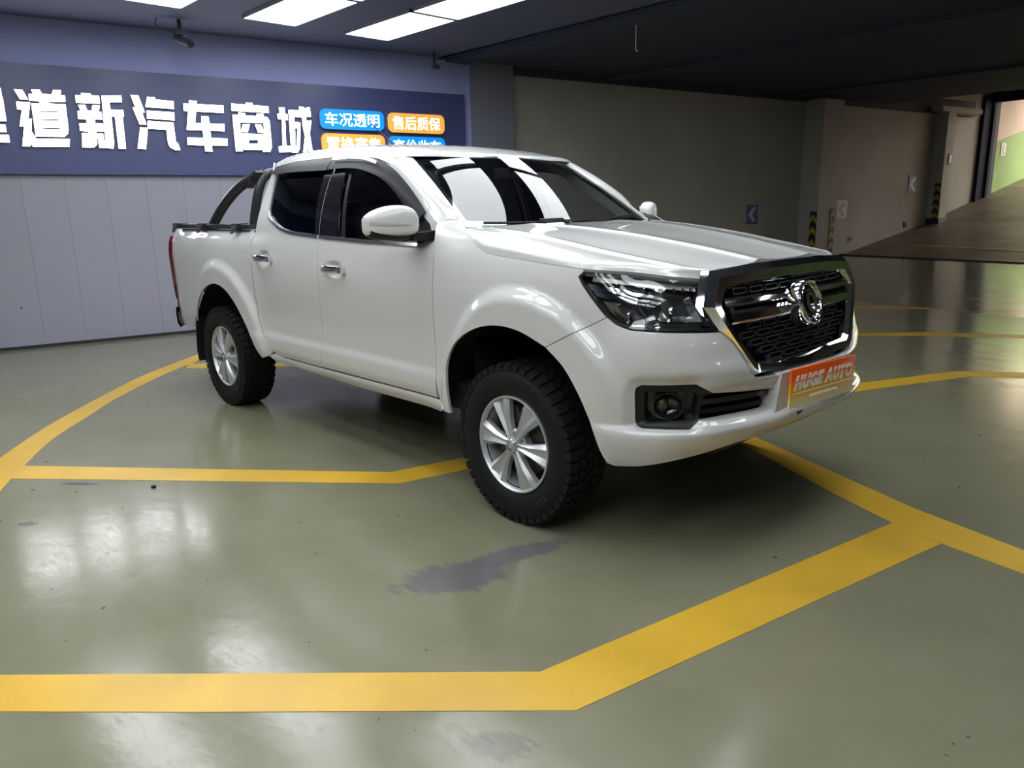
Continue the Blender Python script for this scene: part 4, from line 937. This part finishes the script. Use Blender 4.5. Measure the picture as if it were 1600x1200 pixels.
def comma(rot):
    o = []; 
    for k in range(15): a = R(100-k*13); o.append((.052*math.cos(a)-.004, .056*math.sin(a)))
    for k in range(11): a = R(-82+k*17); o.append((.030*math.cos(a)-.012, -.004+.046*math.sin(a)))
    c_, s_ = math.cos(rot), math.sin(rot); return [(y*c_-z*s_, y*s_+z*c_) for y, z in o]
for rt_, sc in ((R(12), 1), (R(192), .92)):
    mbx = MB(); P = [(y*sc, z*sc) for y, z in comma(rt_)]
    mbx.prism(P, lambda y, z: et @ Vector((.006, y, z)), lambda y, z: et @ Vector((-.012, y, z))); part('swallow', mbx, M['chrome'], EMBLEM, 35)

# headlamps
def lampd(s, z, d=0): return liftA(s, z, d)
HL = panel('headlamp', LAMP, lampd, M['lamp_house'], truck, d=-.065, flange=-.058, gap=.001, step=.03)
panel('lens', LAMP, lampd, M['lens'], HL, d=-.002, flange=.010, gap=.002, step=.03)
panel('lens_rim', LAMP, lampd, M['black'], HL, holes=[inset(LAMP, .010)], d=-.003, flange=.012, gap=.001, step=.03)
def lp(name, poly, m, d, fl, holes=(), step=.03): return panel(name, poly, lampd, m, HL, d=d, flange=fl, gap=0, holes=holes, step=step)
lp('chrome_blade', strip_poly(cr([(.405, 1.106), (.50, 1.093), (.569, 1.083), (.607, 1.074), (.650, 1.094)], 4), .021), M['chrome'], -.022, .03)
lp('chrome_blade', strip_poly(cr([(.428, 1.082), (.539, 1.062), (.600, 1.049), (.622, 1.056)], 4), .019), M['chrome'], -.026, .03)
lp('light_guide', strip_poly(cr([(.425, 1.140), (.538, 1.130), (.668, 1.118), (.765, 1.112), (.925, 1.098)], 4), .030), M['amber'], -.030, .02)  # LED strip made bigger and paler to carry the lens's ceiling reflection
for q in (.70, .74, .785, .83, .87, .905): lp('led', [(q-.006, 1.086), (q+.006, 1.086), (q+.006, 1.100), (q-.006, 1.100)], M['chrome'], -.024, .01)
def bowl(name, poly, m, d0, d1, ctr):
    n = len(poly); P = resample(poly, .03); mbx = MB(); rows = []
    for k in range(6):
        f = 1-k/5.5; dd = d0+(d1-d0)*math.sin(k/5*math.pi/2); rows.append([lampd(ctr[0]+(p[0]-ctr[0])*f, ctr[1]+(p[1]-ctr[1])*f, dd) for p in P])
    n = len(P); V = [v for r in rows for v in r]; mbx.add(V, [[i*n+j, i*n+(j+1) % n, (i+1)*n+(j+1) % n, (i+1)*n+j] for i in range(5) for j in range(n)]+[list(range(5*n, 6*n))]); return both(name, mbx, m, HL, 50)
MAINP = [(.676, 1.045), (.694, 1.078), (.861, 1.068), (.877, 1.046), (.918, .972), (.722, .978), (.687, 1.012)]
TURNP = [(.478, 1.050), (.615, 1.034), (.680, .972), (.609, .962), (.552, .975), (.512, 1.008)]
bowl('main_reflector', MAINP, M['reflector'], -.030, -.090, (.80, 1.02)); bowl('turn_reflector', TURNP, M['reflector'], -.032, -.080, (.575, 1.00))
for (a, b, r0) in ((.775, 1.018, .016), (.585, 1.0, .012)):
    mbx = MB(); rows = []
    for rr_, dd in ((r0, -.080), (r0, -.045), (r0*.6, -.036), (.0005, -.034)): rows.append([lampd(a+rr_*math.cos(t_), b+rr_*math.sin(t_), dd) for t_ in [2*math.pi*q/12 for q in range(12)]])
    V = [v for r in rows for v in r]; mbx.add(V, [[i*12+j, i*12+(j+1) % 12, (i+1)*12+(j+1) % 12, (i+1)*12+j] for i in range(3) for j in range(12)]); both('bulb_cap', mbx, M['satin'], HL, 50)
lp('divider', [(.622, 1.050), (.648, 1.062), (.676, 1.082), (.694, 1.082), (.672, 1.040), (.722, .968), (.694, .962)], M['gloss_black'], -.020, .03)
lp('inner_post', [(.885, 1.050), (.905, 1.075), (.925, 1.075), (.918, 1.035), (.955, .955), (.925, .958)], M['satin_black'], -.022, .03)
lp('lamp_base', [(.60, .957), (.96, .945), (.955, .965), (.72, .972), (.62, .966)], M['chrome'], -.040, .01)

# number plate with its white holder
PLOC = Vector((.993, .012, .668))
hol = MB(); hol.prism([(-.345, -.10), (-.30, .075), (.32, .065), (.34, -.10)], lambda y, z: (.958+.0*z, PLOC.y+y, PLOC.z+z), lambda y, z: (.88, PLOC.y+y*.97, PLOC.z+z)); PH = part('plate_holder', hol, P_PAINT, truck)
pl_ = MB(); pl_.box((-.004, -.298, -.082), (.004, .298, .082), .003)
po = D.objects.new('number_plate', pl_.me('number_plate', M['plate'], 40)); put(po, truck, PLOC-TRUCK_LOC); po.rotation_euler = (R(-2.2), 0, 0)
def ptext(t, size, y, z, wid, off, shear=0, par=po, hgt=None):
    q = text_mb(t, size, off, .0008, shear, space=1.22 if off else 1.0); xs = [v[0] for v in q.V]; ys = [v[1] for v in q.V]; kx = wid/(max(xs)-min(xs)); ky = (hgt/(max(ys)-min(ys))) if hgt else kx; cx = (max(xs)+min(xs))/2; cy = (max(ys)+min(ys))/2
    q.V = [(.0052+v[2], y+(v[0]-cx)*kx, z+(v[1]-cy)*ky) for v in q.V]; return q
q = ptext('HUGE AUTO', .06, 0, .022, .54, .0034, .30, hgt=.062)
o = D.objects.new('plate_text', q.me('plate_text', M['white'], 30)); put(o, po)
gapm = mat('plate_orange', (1.0, .20, .0), .35)
cut = MB(); cut.box((.0062, -.272, .0285), (.0072, .272, .0325)); o = D.objects.new('text_gap', cut.me('text_gap', gapm, 30)); put(o, po)
cut = MB(); cut.box((.0042, -.275, -.0245), (.0056, .275, -.0205)); o = D.objects.new('plate_rule', cut.me('plate_rule', M['white'], 30)); put(o, po)
q = ptext('www.hugeauto.com', .02, .0, -.047, .26, .0, 0, hgt=.022); o = D.objects.new('plate_text', q.me('plate_text', M['white'], 30)); put(o, po)

# wheels ------------------------------------------------------------------
TR, TW = .374, .125
def tyre_mb():
    mbx = MB(); prof = [(.205, .085), (.218, .098), (.226, .100), (.235, .108), (.262, .119), (.300, .122), (.330, .117), (.348, .108), (.358, .098), (.361, .085), (.361, -.085), (.358, -.098), (.330, -.117), (.262, -.119), (.226, -.100), (.205, -.085)]
    return mbx.lathe([(r, -h) for r, h in prof], 72, 'y')
def tread_mb():
    mbx = MB(); n = 44
    def block(a0, a1, y0, y1, r0, r1, sk=0):
        V = []
        for r in (r0, r1):
            for y in (y0, y1):
                for a in (a0, a1):
                    aa = a+sk*(y-y0)
                    rr = r-(.004 if abs(y) > .095 and r == r1 else 0); V.append((rr*math.cos(aa), y, rr*math.sin(aa)))
        mbx.add(V, [[0, 1, 3, 2], [4, 6, 7, 5], [0, 4, 5, 1], [2, 3, 7, 6], [0, 2, 6, 4], [1, 5, 7, 3]])
    st = 2*math.pi/n
    for k in range(n):
        a = k*st
        for j, (y0, y1, ph, sk) in enumerate(((-.108, -.068, 0, .3), (-.061, -.025, .3, -1.0), (-.018, .018, .6, 1.2), (.025, .061, .3, -1.0), (.068, .108, 0, .3))):
            block(a+ph*st+.012, a+ph*st+st*.86, y0, y1, .352, TR, sk)
        for s_ in (-1, 1): block(a+.014, a+st*.84, s_*.102, s_*.1165, .338, .3695, 0)
    return mbx
def spoke(mbx, ang):
    sec = [(.030, .017), (.070, .022), (.115, .031), (.160, .047), (.200, .060), (.214, .062)]
    rows = []
    for i, (r, w) in enumerate(sec):
        y = -.012+(.012*(i/5)**2)-.0*r
        f = .006+.010*min(1, i/2)
        rows.append([(r, -w, y+.030), (r, -w, y+.006), (r, -w*.62, y-f*.55), (r, -w*.16, y+.004 if i > 0 else y), (r, w*.16, y+.004 if i > 0 else y), (r, w*.62, y-f*.55), (r, w, y+.006), (r, w, y+.030)])
    ca, sa = math.cos(ang), math.sin(ang); n = 8
    V = [(r*ca-t*sa, y, r*sa+t*ca) for q in rows for r, t, y in q]
    mbx.add(V, [[i*n+j, i*n+j+1, (i+1)*n+j+1, (i+1)*n+j] for i in range(5) for j in range(n-1)]+[list(range(n))])
def rim_mb():
    mbx = MB(); mbx.lathe([(.226, .0), (.2255, -.010), (.219, -.012), (.2125, -.006), (.207, .020), (.196, .045), (.190, .16)], 72, 'y'); return mbx
TY = tyre_mb().me('tyre', M['rubber'], 35); TD = tread_mb().me('tread', M['rubber'], 20); RM = rim_mb().me('wheel_rim', M['alloy'], 40)
mbx = MB(); spoke(mbx, 0); SPK = mbx.me('spoke', M['alloy'], 22)
mbx = MB(); mbx.lathe([(.0, -.020), (.028, -.019), (.033, -.016), (.034, .0), (.060, .004), (.070, .012), (.070, .05)], 40, 'y'); HUB = mbx.me('hub', M['alloy'], 35)
mbx = MB(); mbx.lathe([(.0, .055), (.16, .055), (.16, .075), (.0, .075)], 48, 'y'); DSK = mbx.me('brake_disc', M['brake'], 40)
mbx = MB(); mbx.lathe([(.0, .078), (.188, .078), (.188, .14)], 40, 'y'); BK = mbx.me('wheel_back', M['dark'], 40)
mbx = MB(); mbx.box((.075, .035, -.075), (.165, .115, .075), .012); CAL = mbx.me('brake_caliper', M['brake'], 40)
mbx = MB(); mbx.lathe([(0, -.006), (.009, -.006), (.011, -.002), (.011, .012)], 6, 'y'); NUT = mbx.me('wheel_nut', M['satin'], 30)
mbx = MB(); mbx.lathe([(.0225, -.0205), (.026, -.0225), (.0295, -.0195)], 32, 'y'); CAPR = mbx.me('cap_ring', M['chrome'], 40)
P = comma(R(12)); mbx = MB(); mbx.prism([(y*.30, z*.30) for y, z in P], lambda y, z: (y, -.0225, z), lambda y, z: (y, -.018, z)); mbx.prism([(-y*.28, -z*.28) for y, z in P], lambda y, z: (y, -.0225, z), lambda y, z: (y, -.018, z)); CAPM = mbx.me('cap_mark', M['chrome'], 30)
rubt = mat('tyre_lettering', (.035, .035, .036), .55)
def tyre_text():
    q = text_mb('S S A', .034, .0, .001); out = MB(); R0 = .288
    for sgn in (0,):
        V = []
        for x, y, z in q.V:
            a = R(-48)-x/R0; r = R0+y; V.append((r*math.cos(a), -.1215-z-.0008, r*math.sin(a)))
        out.add(V, q.F)
    return out
TXT = tyre_text().me('tyre_lettering', rubt, 30)
WHEELS = []
for wx, sgn, ang in ((0, 1, 55), (-3.15, 1, 55), (0, -1, 40), (-3.15, -1, 25)):
    w = D.objects.new('wheel', RM); put(w, truck)
    w.location = Vector((wx, -.786*sgn, TR-.003))-TRUCK_LOC+Vector((0, 0, 0)); WHEELS.append(w)
    if sgn < 0: w.rotation_euler = (0, 0, math.pi)
    w.delta_location = (0, 0, 0)
    def wk(nm, me, y=0, rot=0):
        o = D.objects.new(nm, me); put(o, w, (0, y, 0)); o.rotation_euler = (0, -R(rot), 0); return o
    # rim face plane sits at the outer side of the tyre
    wk('tyre', TY, .100); wk('tread', TD, .100)['kind'] = 'stuff'; wk('tyre_lettering', TXT, .100, 0)
    for k in range(6): wk('spoke', SPK, .004, ang+60*k)
    wk('hub', HUB, 0.0); wk('brake_disc', DSK); wk('brake_caliper', CAL, 0, 120); wk('wheel_back', BK); wk('cap_ring', CAPR, 0.0); wk('cap_mark', CAPM, 0.0)
    for k in range(6):
        a = R(ang+30+60*k); o = D.objects.new('wheel_nut', NUT); put(o, w, (.052*math.cos(a), .004, .052*math.sin(a)))
    w.location.y = (-.886*sgn)
# wheel wells
for wx in (0, -3.15):
    mbx = MB(); prof = [(.545, -.90), (.56, -.80), (.56, -.50), (.0, -.50)]
    mbx.lathe(prof, 28, 'y', (wx+.0, 0, .38), R(7), R(174))
    mbx.V = [(x, max(y, -.872) if True else y, z) for x, y, z in mbx.V]
    both('wheel_well', mbx, M['dark'], truck, 60)
# inner arch lips
# side mirrors -------------------------------------------------------------
MST = [(-.900+(y+.905)*.945, cx-.030, hx*.88, z0, z1) for y, cx, hx, z0, z1 in [(-.905, -.640, .052, 1.305, 1.395), (-.925, -.645, .072, 1.285, 1.418), (-.96, -.655, .084, 1.275, 1.434), (-1.00, -.672, .087, 1.272, 1.437), (-1.04, -.692, .083, 1.274, 1.432), (-1.08, -.716, .074, 1.280, 1.418), (-1.11, -.738, .058, 1.290, 1.400), (-1.128, -.752, .036, 1.306, 1.380), (-1.134, -.758, .008, 1.325, 1.362)]]
def mirror_rows():
    rows = []
    # stations from the inboard end to the tip: y, centre x, half depth x, z low, z high
    st = MST
    for y, cx, hx, z0, z1 in st:
        r = []; zc = (z0+z1)/2; hz = (z1-z0)/2
        for k in range(24):
            a = 2*math.pi*k/24; ca, sa = math.cos(a), math.sin(a); e = .62
            px = hx*math.copysign(abs(ca)**e, ca); pz = hz*math.copysign(abs(sa)**e, sa)
            if px < 0: px *= .55
            r.append((cx+px, y, zc+pz))
        rows.append(r)
    return rows
mr_ = mirror_rows(); n = 24
def sub_rows(rows, keep):
    mbx = MB(); V = [v for r in rows for v in r]; F = [[i*n+j, i*n+(j+1) % n, (i+1)*n+(j+1) % n, (i+1)*n+j] for i in range(len(rows)-1) for j in range(n)]
    F += [list(range(n)), list(range((len(rows)-1)*n, len(rows)*n))]
    mbx.add(V, F); return mbx
sm_rows = [cr([r[k] for r in mr_], 4) for k in range(n)]; rows2 = [[sm_rows[k][i] for k in range(n)] for i in range(len(sm_rows[0]))]
MIR = both('side_mirror', sub_rows(rows2, None), P_PAINT, truck, 70)
low = [[(cx_*1.0+.0, y, z) for (cx_, y, z) in r] for r in rows2]
mbx = MB(); rows3 = []
for i, r in enumerate(rows2[:-6]):
    cx = sum(p[0] for p in r)/n; cz = sum(p[2] for p in r)/n; zmin = min(p[2] for p in r)
    rows3.append([(cx+(p[0]-cx)*1.012, p[1], min(p[2], zmin+.026)-.003) for p in r])
mbx = sub_rows(rows3, None); both('mirror_base', mbx, M['black'], MIR, 60)
mbx = MB(); mbx.add([(-.60, -.80, 1.262), (-.73, -.80, 1.262), (-.73, -.80, 1.315), (-.60, -.80, 1.315), (-.62, -.94, 1.268), (-.72, -.94, 1.268), (-.72, -.94, 1.300), (-.62, -.94, 1.300)], [[0, 1, 2, 3], [4, 5, 6, 7], [0, 1, 5, 4], [1, 2, 6, 5], [2, 3, 7, 6], [3, 0, 4, 7]]); both('mirror_arm', mbx, M['black'], MIR, 40)
# indicator strip on the front of the shell
def on_mirror(y, z, d=0):
    # front face point of the shell at y and height z
    st = MST[:-1]
    f = lambda k: pchip([(-q[0], q[k]) for q in st])(-y)
    cx, hx, z0, z1 = f(1), f(2), f(3), f(4); zc = (z0+z1)/2; hz = (z1-z0)/2; sa = min(.99, abs((z-zc)/hz))**(1/.62); ca = math.sqrt(max(0, 1-sa*sa)); return (cx+hx*ca**.62+d, y-d*.5, z)
rows = []
for i in range(13):
    y = -1.106+.150*i/12; zc = 1.352-.006*(i/12); h = .009*(1-(i/12)**3*.95); rows.append([on_mirror(y, zc+h, .0015), on_mirror(y, zc, .003), on_mirror(y, zc-h, .0015)])
mbx = MB(); mbx.add([p for r in rows for p in r], [[3*i+j, 3*i+j+1, 3*i+j+4, 3*i+j+3] for i in range(12) for j in range(2)]); both('indicator', mbx, M['amber'], MIR, 60)
mbx = MB(); mbx.prism([(-.92, 1.30), (-1.07, 1.30), (-1.07, 1.395), (-.92, 1.41)], lambda y, z: (-.728+(y+.93)*.46, y, z), lambda y, z: (-.722+(y+.93)*.46, y, z)); both('mirror_glass', mbx, M['chrome'], MIR)

# bed: inner box, rail caps, tailgate -----------------------------------------
mbx = MB(); mbx.add([(-2.66, -.76, 1.27), (-4.17, -.76, 1.27), (-4.17, -.76, .80), (-2.66, -.76, .80), (-2.66, .76, 1.27), (-4.17, .76, 1.27), (-4.17, .76, .80), (-2.66, .76, .80)], [[0, 1, 2, 3], [4, 5, 6, 7], [3, 2, 6, 7], [0, 3, 7, 4]]); part('bed_liner', mbx, M['black'], truck)
rows = []
for i in range(30):
    s = -2.578-1.57*i/29; a = liftA(s, 1.284); rows.append([a, (a[0], a[1]+.012, 1.296), (a[0], a[1]+.05, 1.299), (a[0], -.765, 1.294), (a[0], -.757, 1.26)])
mbx = MB(); mbx.add([p for r in rows for p in r], [[i*5+j, i*5+j+1, i*5+j+6, i*5+j+5] for i in range(29) for j in range(4)]); CAP = both('bed_rail_cap', mbx, P_PAINT, truck, 70)
rows = []
for i in range(15):
    z = .62+.67*i/14; rows.append([(-4.19-.02*math.sin(i/14*3), -.76, z), (-4.245, -.74, z), (-4.275-.01*math.sin(i/14*3), -.4, z), (-4.285-.01*math.sin(i/14*3), 0, z)])
TG = child('tailgate', grid_me('tailgate', rows, P_PAINT, True, 60), truck)
mbx = MB(); mbx.box((-4.31, -.16, 1.10), (-4.28, .16, 1.17), .008); part('tailgate_handle', mbx, M['black'], TG)
# tail lamps wrap round the rear corners
TLP = cr([(-4.115, 1.20), (-4.105, 1.05), (-4.12, .92), (-4.155, .80), (-4.20, .72)], 5)+cr([(-4.31, .74), (-4.32, .95), (-4.31, 1.15), (-4.24, 1.235), (-4.16, 1.235)], 4)
TL = panel('tail_lamp', TLP, liftA, M['red_lens'], truck, d=.024, flange=.04, gap=0, step=.03)
# rear bumper with black corner caps
rows = []
for i in range(21):
    u = i/20; y = -.86+.86*u; x = -4.36+.22*(1-min(1, u/.22))**2*1.0; rows.append([(x+.05, y, .66), (x, y, .655), (x-.015, y, .60), (x, y, .52), (x+.06, y, .49)])
RB = child('rear_bumper', grid_me('rear_bumper', [list(c_) for c_ in zip(*rows)], M['black'], True, 50), truck)
mbx = MB(); mbx.add([(-4.20, -.865, .72), (-4.16, -.885, .70), (-4.08, -.895, .60), (-3.98, -.885, .545), (-3.97, -.86, .53), (-4.17, -.84, .545), (-4.22, -.83, .65)], [[0, 1, 2, 3, 4, 5, 6]]); 
mbx = MB(); P = [(-4.225, .715), (-4.15, .705), (-4.10, .63), (-4.0, .56), (-3.985, .535), (-4.06, .555), (-4.17, .60)]
panel('bumper_end', [(-4.31, .735), (-4.235, .735), (-4.20, .655), (-4.05, .565), (-4.03, .525), (-4.15, .535), (-4.31, .60)], liftA, M['black'], (RB, RB), d=.022, flange=.05, gap=0, step=.03)
# mud flaps
mbx = MB(); rows = [[(-3.56, y, .63), (-3.585, y, .50), (-3.60, y, .36), (-3.585, y, .285), (-3.575, y, .285), (-3.588, y, .36), (-3.575, y, .50), (-3.55, y, .63)] for y in (-.925, -.70)]
V = [p for r in rows for p in r]; mbx.add(V, [[j, (j+1) % 8, (j+1) % 8+8, j+8] for j in range(8)]+[list(range(8)), list(range(8, 16))]); both('mud_flap', mbx, M['black'], truck, 30)
# bed rails with hooks, roll bar
for sgn in (0,):
    mbx = MB(); mbx.box((-3.99, -.845, 1.302), (-2.64, -.785, 1.336), .010); RL = both('bed_rail', mbx, M['satin_black'], truck)
    for x in (-3.93, -3.43, -2.83):
        mbx = MB(); mbx.prism([(-.095, 0), (-.095, .040), (.02, .044), (.02, 0)], lambda a, z: (x-.02, -.80+a*.8, 1.300+z), lambda a, z: (x+.055, -.80+a*.8, 1.300+z))
        mbx.add([(x-.02, -.874, 1.342), (x+.075, -.874, 1.342), (x+.055, -.890, 1.30), (x+.010, -.892, 1.272), (x-.012, -.892, 1.272), (x-.02, -.880, 1.31), (x-.02, -.862, 1.342), (x+.075, -.862, 1.342), (x+.055, -.878, 1.30), (x+.010, -.882, 1.272), (x-.012, -.882, 1.272), (x-.02, -.868, 1.31)], [[0, 1, 2, 3, 4, 5], [6, 7, 8, 9, 10, 11]]+[[i, (i+1) % 6, (i+1) % 6+6, i+6] for i in range(6)])
        both('rail_hook', mbx, M['satin_black'], RL, 30)
RBm = MB(); RBm.tube(cr([(-2.70, -.78, 1.31), (-2.67, -.765, 1.45), (-2.65, -.735, 1.58), (-2.645, -.69, 1.655), (-2.645, -.60, 1.685), (-2.645, 0, 1.70), (-2.645, .60, 1.685), (-2.645, .69, 1.655), (-2.65, .735, 1.58), (-2.67, .765, 1.45), (-2.70, .78, 1.31)], 6), .031, 14); ROLL = part('roll_bar', RBm, M['satin_black'], truck, 60)
mbx = MB(); mbx.tube(cr([(-3.42, -.78, 1.30), (-3.30, -.77, 1.40), (-3.15, -.75, 1.505), (-2.97, -.725, 1.595), (-2.80, -.70, 1.645), (-2.66, -.68, 1.665)], 6), .036, 14); BR = both('brace', mbx, M['satin_black'], ROLL, 60)
mbx = MB(); mbx.prism([(-2.775, 1.575), (-2.755, 1.655), (-2.655, 1.690), (-2.625, 1.675), (-2.66, 1.590)], lambda x, z: (x, -.760, z), lambda x, z: (x, -.705, z)); GP = both('gusset_plate', mbx, M['black'], ROLL, 30)
for k in range(3):
    mbx = MB(); z0 = 1.596+.022*k; mbx.prism([(-2.752+.012*k, z0), (-2.672+.008*k, z0+.018), (-2.672+.008*k, z0+.026), (-2.752+.012*k, z0+.008)], lambda x, z: (x, -.765, z), lambda x, z: (x, -.757, z)); both('gusset_rib', mbx, M['satin_black'], GP, 30)
# aerial
mbx = MB(); mbx.tube([(-2.05, -.02, 1.812), (-2.05, -.02, 1.83)], .014, 10); AE = part('aerial', mbx, M['black'], truck)
mbx = MB(); mbx.tube([(-2.05, -.02, 1.83), (-2.30, -.06, 2.01)], [.006, .003], 8); part('aerial_rod', mbx, M['black'], AE)
# wipers
def wip(yp, y0, y1, lift_=.012):
    mbx = MB()
    P = []
    for i in range(9):
        y = y0+(y1-y0)*i/8; u = y/.70; v = .955-.035*i/8; q = wscreen(max(-1, min(1, u)), v)+Vector((.53, 0, .85))*lift_; P.append(q)
    mbx.tube(P, .007, 6); W = part('wiper_blade', mbx, M['black'], truck)
    mbx = MB(); pv = wscreen(yp/.7, 1.0)+Vector((.02, 0, .02)); mbx.tube([pv, pv.lerp(P[4], .4)+Vector((.02, 0, .025)), P[4]+Vector((.01, 0, .012))], [.012, .009, .005], 8); part('wiper_arm', mbx, M['black'], W)
wip(-.10, -.60, .02); wip(.55, .02, .56)
# underbody -------------------------------------------------------------------
mbx = MB(); mbx.box((-2.5, -.80, .43), (.35, .80, .50)); part('floor_pan', mbx, M['dark'], truck)
mbx = MB(); mbx.box((-4.25, -.52, .44), (.70, -.43, .56), .01); both('chassis_rail', mbx, M['dark'], truck)
mbx = MB(); mbx.tube([(-3.15, -.78, .37), (-3.15, .78, .37)], .045, 12); AX = part('rear_axle', mbx, M['dark'], truck)
mbx = MB(); mbx.lathe([(0, -.14), (.08, -.12), (.13, 0), (.08, .12), (0, .14)], 20, 'x', (-3.15, .05, .37)); part('differential', mbx, M['dark'], AX, 60)
mbx = MB(); rows = [[(-3.85+1.55*i/16, y, .33+.13*((i-8)/8)**2-.0+dz) for y, dz in ((-.58, 0), (-.51, 0), (-.51, .035), (-.58, .035))] for i in range(17)]
V = [p for r in rows for p in r]; mbx.add(V, [[i*4+j, i*4+(j+1) % 4, (i+1)*4+(j+1) % 4, (i+1)*4+j] for i in range(16) for j in range(4)]); both('leaf_spring', mbx, M['dark'], truck, 40)
mbx = MB(); mbx.box((-2.33, -.60, .40), (-2.24, -.49, .50), .01); both('spring_shackle', mbx, M['satin_black'], truck)
mbx = MB(); mbx.box((-2.1, .15, .33), (-1.2, .60, .48), .05); part('fuel_tank', mbx, M['dark'], truck)
mbx = MB(); mbx.tube(cr([(-.4, -.25, .36), (-1.2, -.30, .36), (-2.2, -.32, .37), (-2.7, -.36, .42)], 5), .035, 10); mbx.tube([(-1.3, -.30, .36), (-2.0, -.31, .36)], .09, 16); part('exhaust', mbx, M['brake'], truck, 50)
mbx = MB(); mbx.tube([(0, -.76, .36), (0, -.30, .33), (0, .30, .33), (0, .76, .36)], .035, 10); part('front_suspension', mbx, M['dark'], truck)
mbx = MB(); mbx.box((-.45, -.50, .50), (.72, .50, 1.05), .05); part('engine_block', mbx, M['dark'], truck)
# cabin -----------------------------------------------------------------------
mbx = MB(); mbx.add([(-.36, -.80, .5), (-.36, .80, .5), (-.36, .80, 1.26), (-.36, -.80, 1.26)], [[0, 1, 2, 3]]); part('firewall', mbx, M['dark'], truck)
mbx = MB(); mbx.box((-2.5, -.78, .50), (-.4, .78, .56)); part('cabin_floor', mbx, M['interior'], truck)
rows = [[(-.42, y, 1.255), (-.60, y, 1.262), (-.85, y, 1.235), (-.95, y, 1.19), (-.96, y, 1.05), (-.85, y, .85)] for y in [-.76+1.52*i/10 for i in range(11)]]
n6 = 6; mbx = MB(); mbx.add([p for r in rows for p in r], [[i*n6+j, i*n6+j+1, (i+1)*n6+j+1, (i+1)*n6+j] for i in range(10) for j in range(5)]); DS = part('dashboard', mbx, M['interior'], truck, 60)
mbx = MB(); mbx.box((-.90, -.12, 1.235), (-.86, .12, 1.30), .01); part('screen', mbx, M['gloss_black'], DS)
mbx = MB(); mbx.tube([Vector((-.98, .37, 1.12))+Vector((math.sin(R(25))*math.sin(a)*.19*1.0, math.cos(a)*.19, math.cos(R(25))*math.sin(a)*.19)) for a in [2*math.pi*k/28 for k in range(28)]], .016, 8, closed=True); SW = part('steering_wheel', mbx, M['interior'], truck, 60)
mbx = MB(); mbx.tube([(-.98, .37, 1.12), (-.80, .37, 1.05)], .035, 10); part('steering_column', mbx, M['interior'], SW)
def seat(xc, y0, y1, nm):
    mbx = MB(); mbx.box((xc-.05, y0, .75), (xc+.48, y1, .90), .05); S = part(nm, mbx, M['seat'], truck, 50)
    mbx = MB(); mbx.box((-.06, y0, 0), (.06, y1, .62), .05); m = Matrix.Translation((xc-.05, 0, .84)) @ Matrix.Rotation(R(-14), 4, 'Y'); mbx.V = [tuple(m @ Vector(v)) for v in mbx.V]; part('backrest', mbx, M['seat'], S, 50)
    for yc in ([(y0+y1)/2] if y1-y0 < .8 else [y0+.27, y1-.27]):
        mbx = MB(); mbx.box((-.05, yc-.13, .64), (.05, yc+.13, .83), .045); mbx.V = [tuple(m @ Vector(v)) for v in mbx.V]; part('headrest', mbx, M['seat'], S, 50)
seat(-1.45, -.62, -.12, 'front_seat'); seat(-1.45, .12, .62, 'front_seat'); seat(-2.28, -.66, .66, 'rear_seat')
mbx = MB(); mbx.box((-.955, -.13, 1.575), (-.93, .11, 1.64), .012); RV = part('rear_view_mirror', mbx, M['black'], truck)
mbx = MB(); mbx.tube([(-.93, 0, 1.61), (-.90, 0, 1.66)], .01, 8); part('mirror_stem', mbx, M['black'], RV)
mbx = MB(); rows = [[tuple(wscreen(-.99, v/8)+Vector((-.03, .01, -.02))), tuple(wscreen(-.99, v/8)+Vector((-.17, -.01, -.02)))] for v in range(9)]
mbx.add([p for r in rows for p in r], [[2*i, 2*i+1, 2*i+3, 2*i+2] for i in range(8)]); both('pillar_trim', mbx, M['trim_grey'], truck, 60)
rows = [[(x, -.58+1.16*i/6, z) for i in range(7)] for x, z in ((-1.0, 1.655), (-1.5, 1.735), (-2.2, 1.745), (-2.5, 1.71))]
child('headliner', grid_me('headliner', rows, M['headliner']), truck)
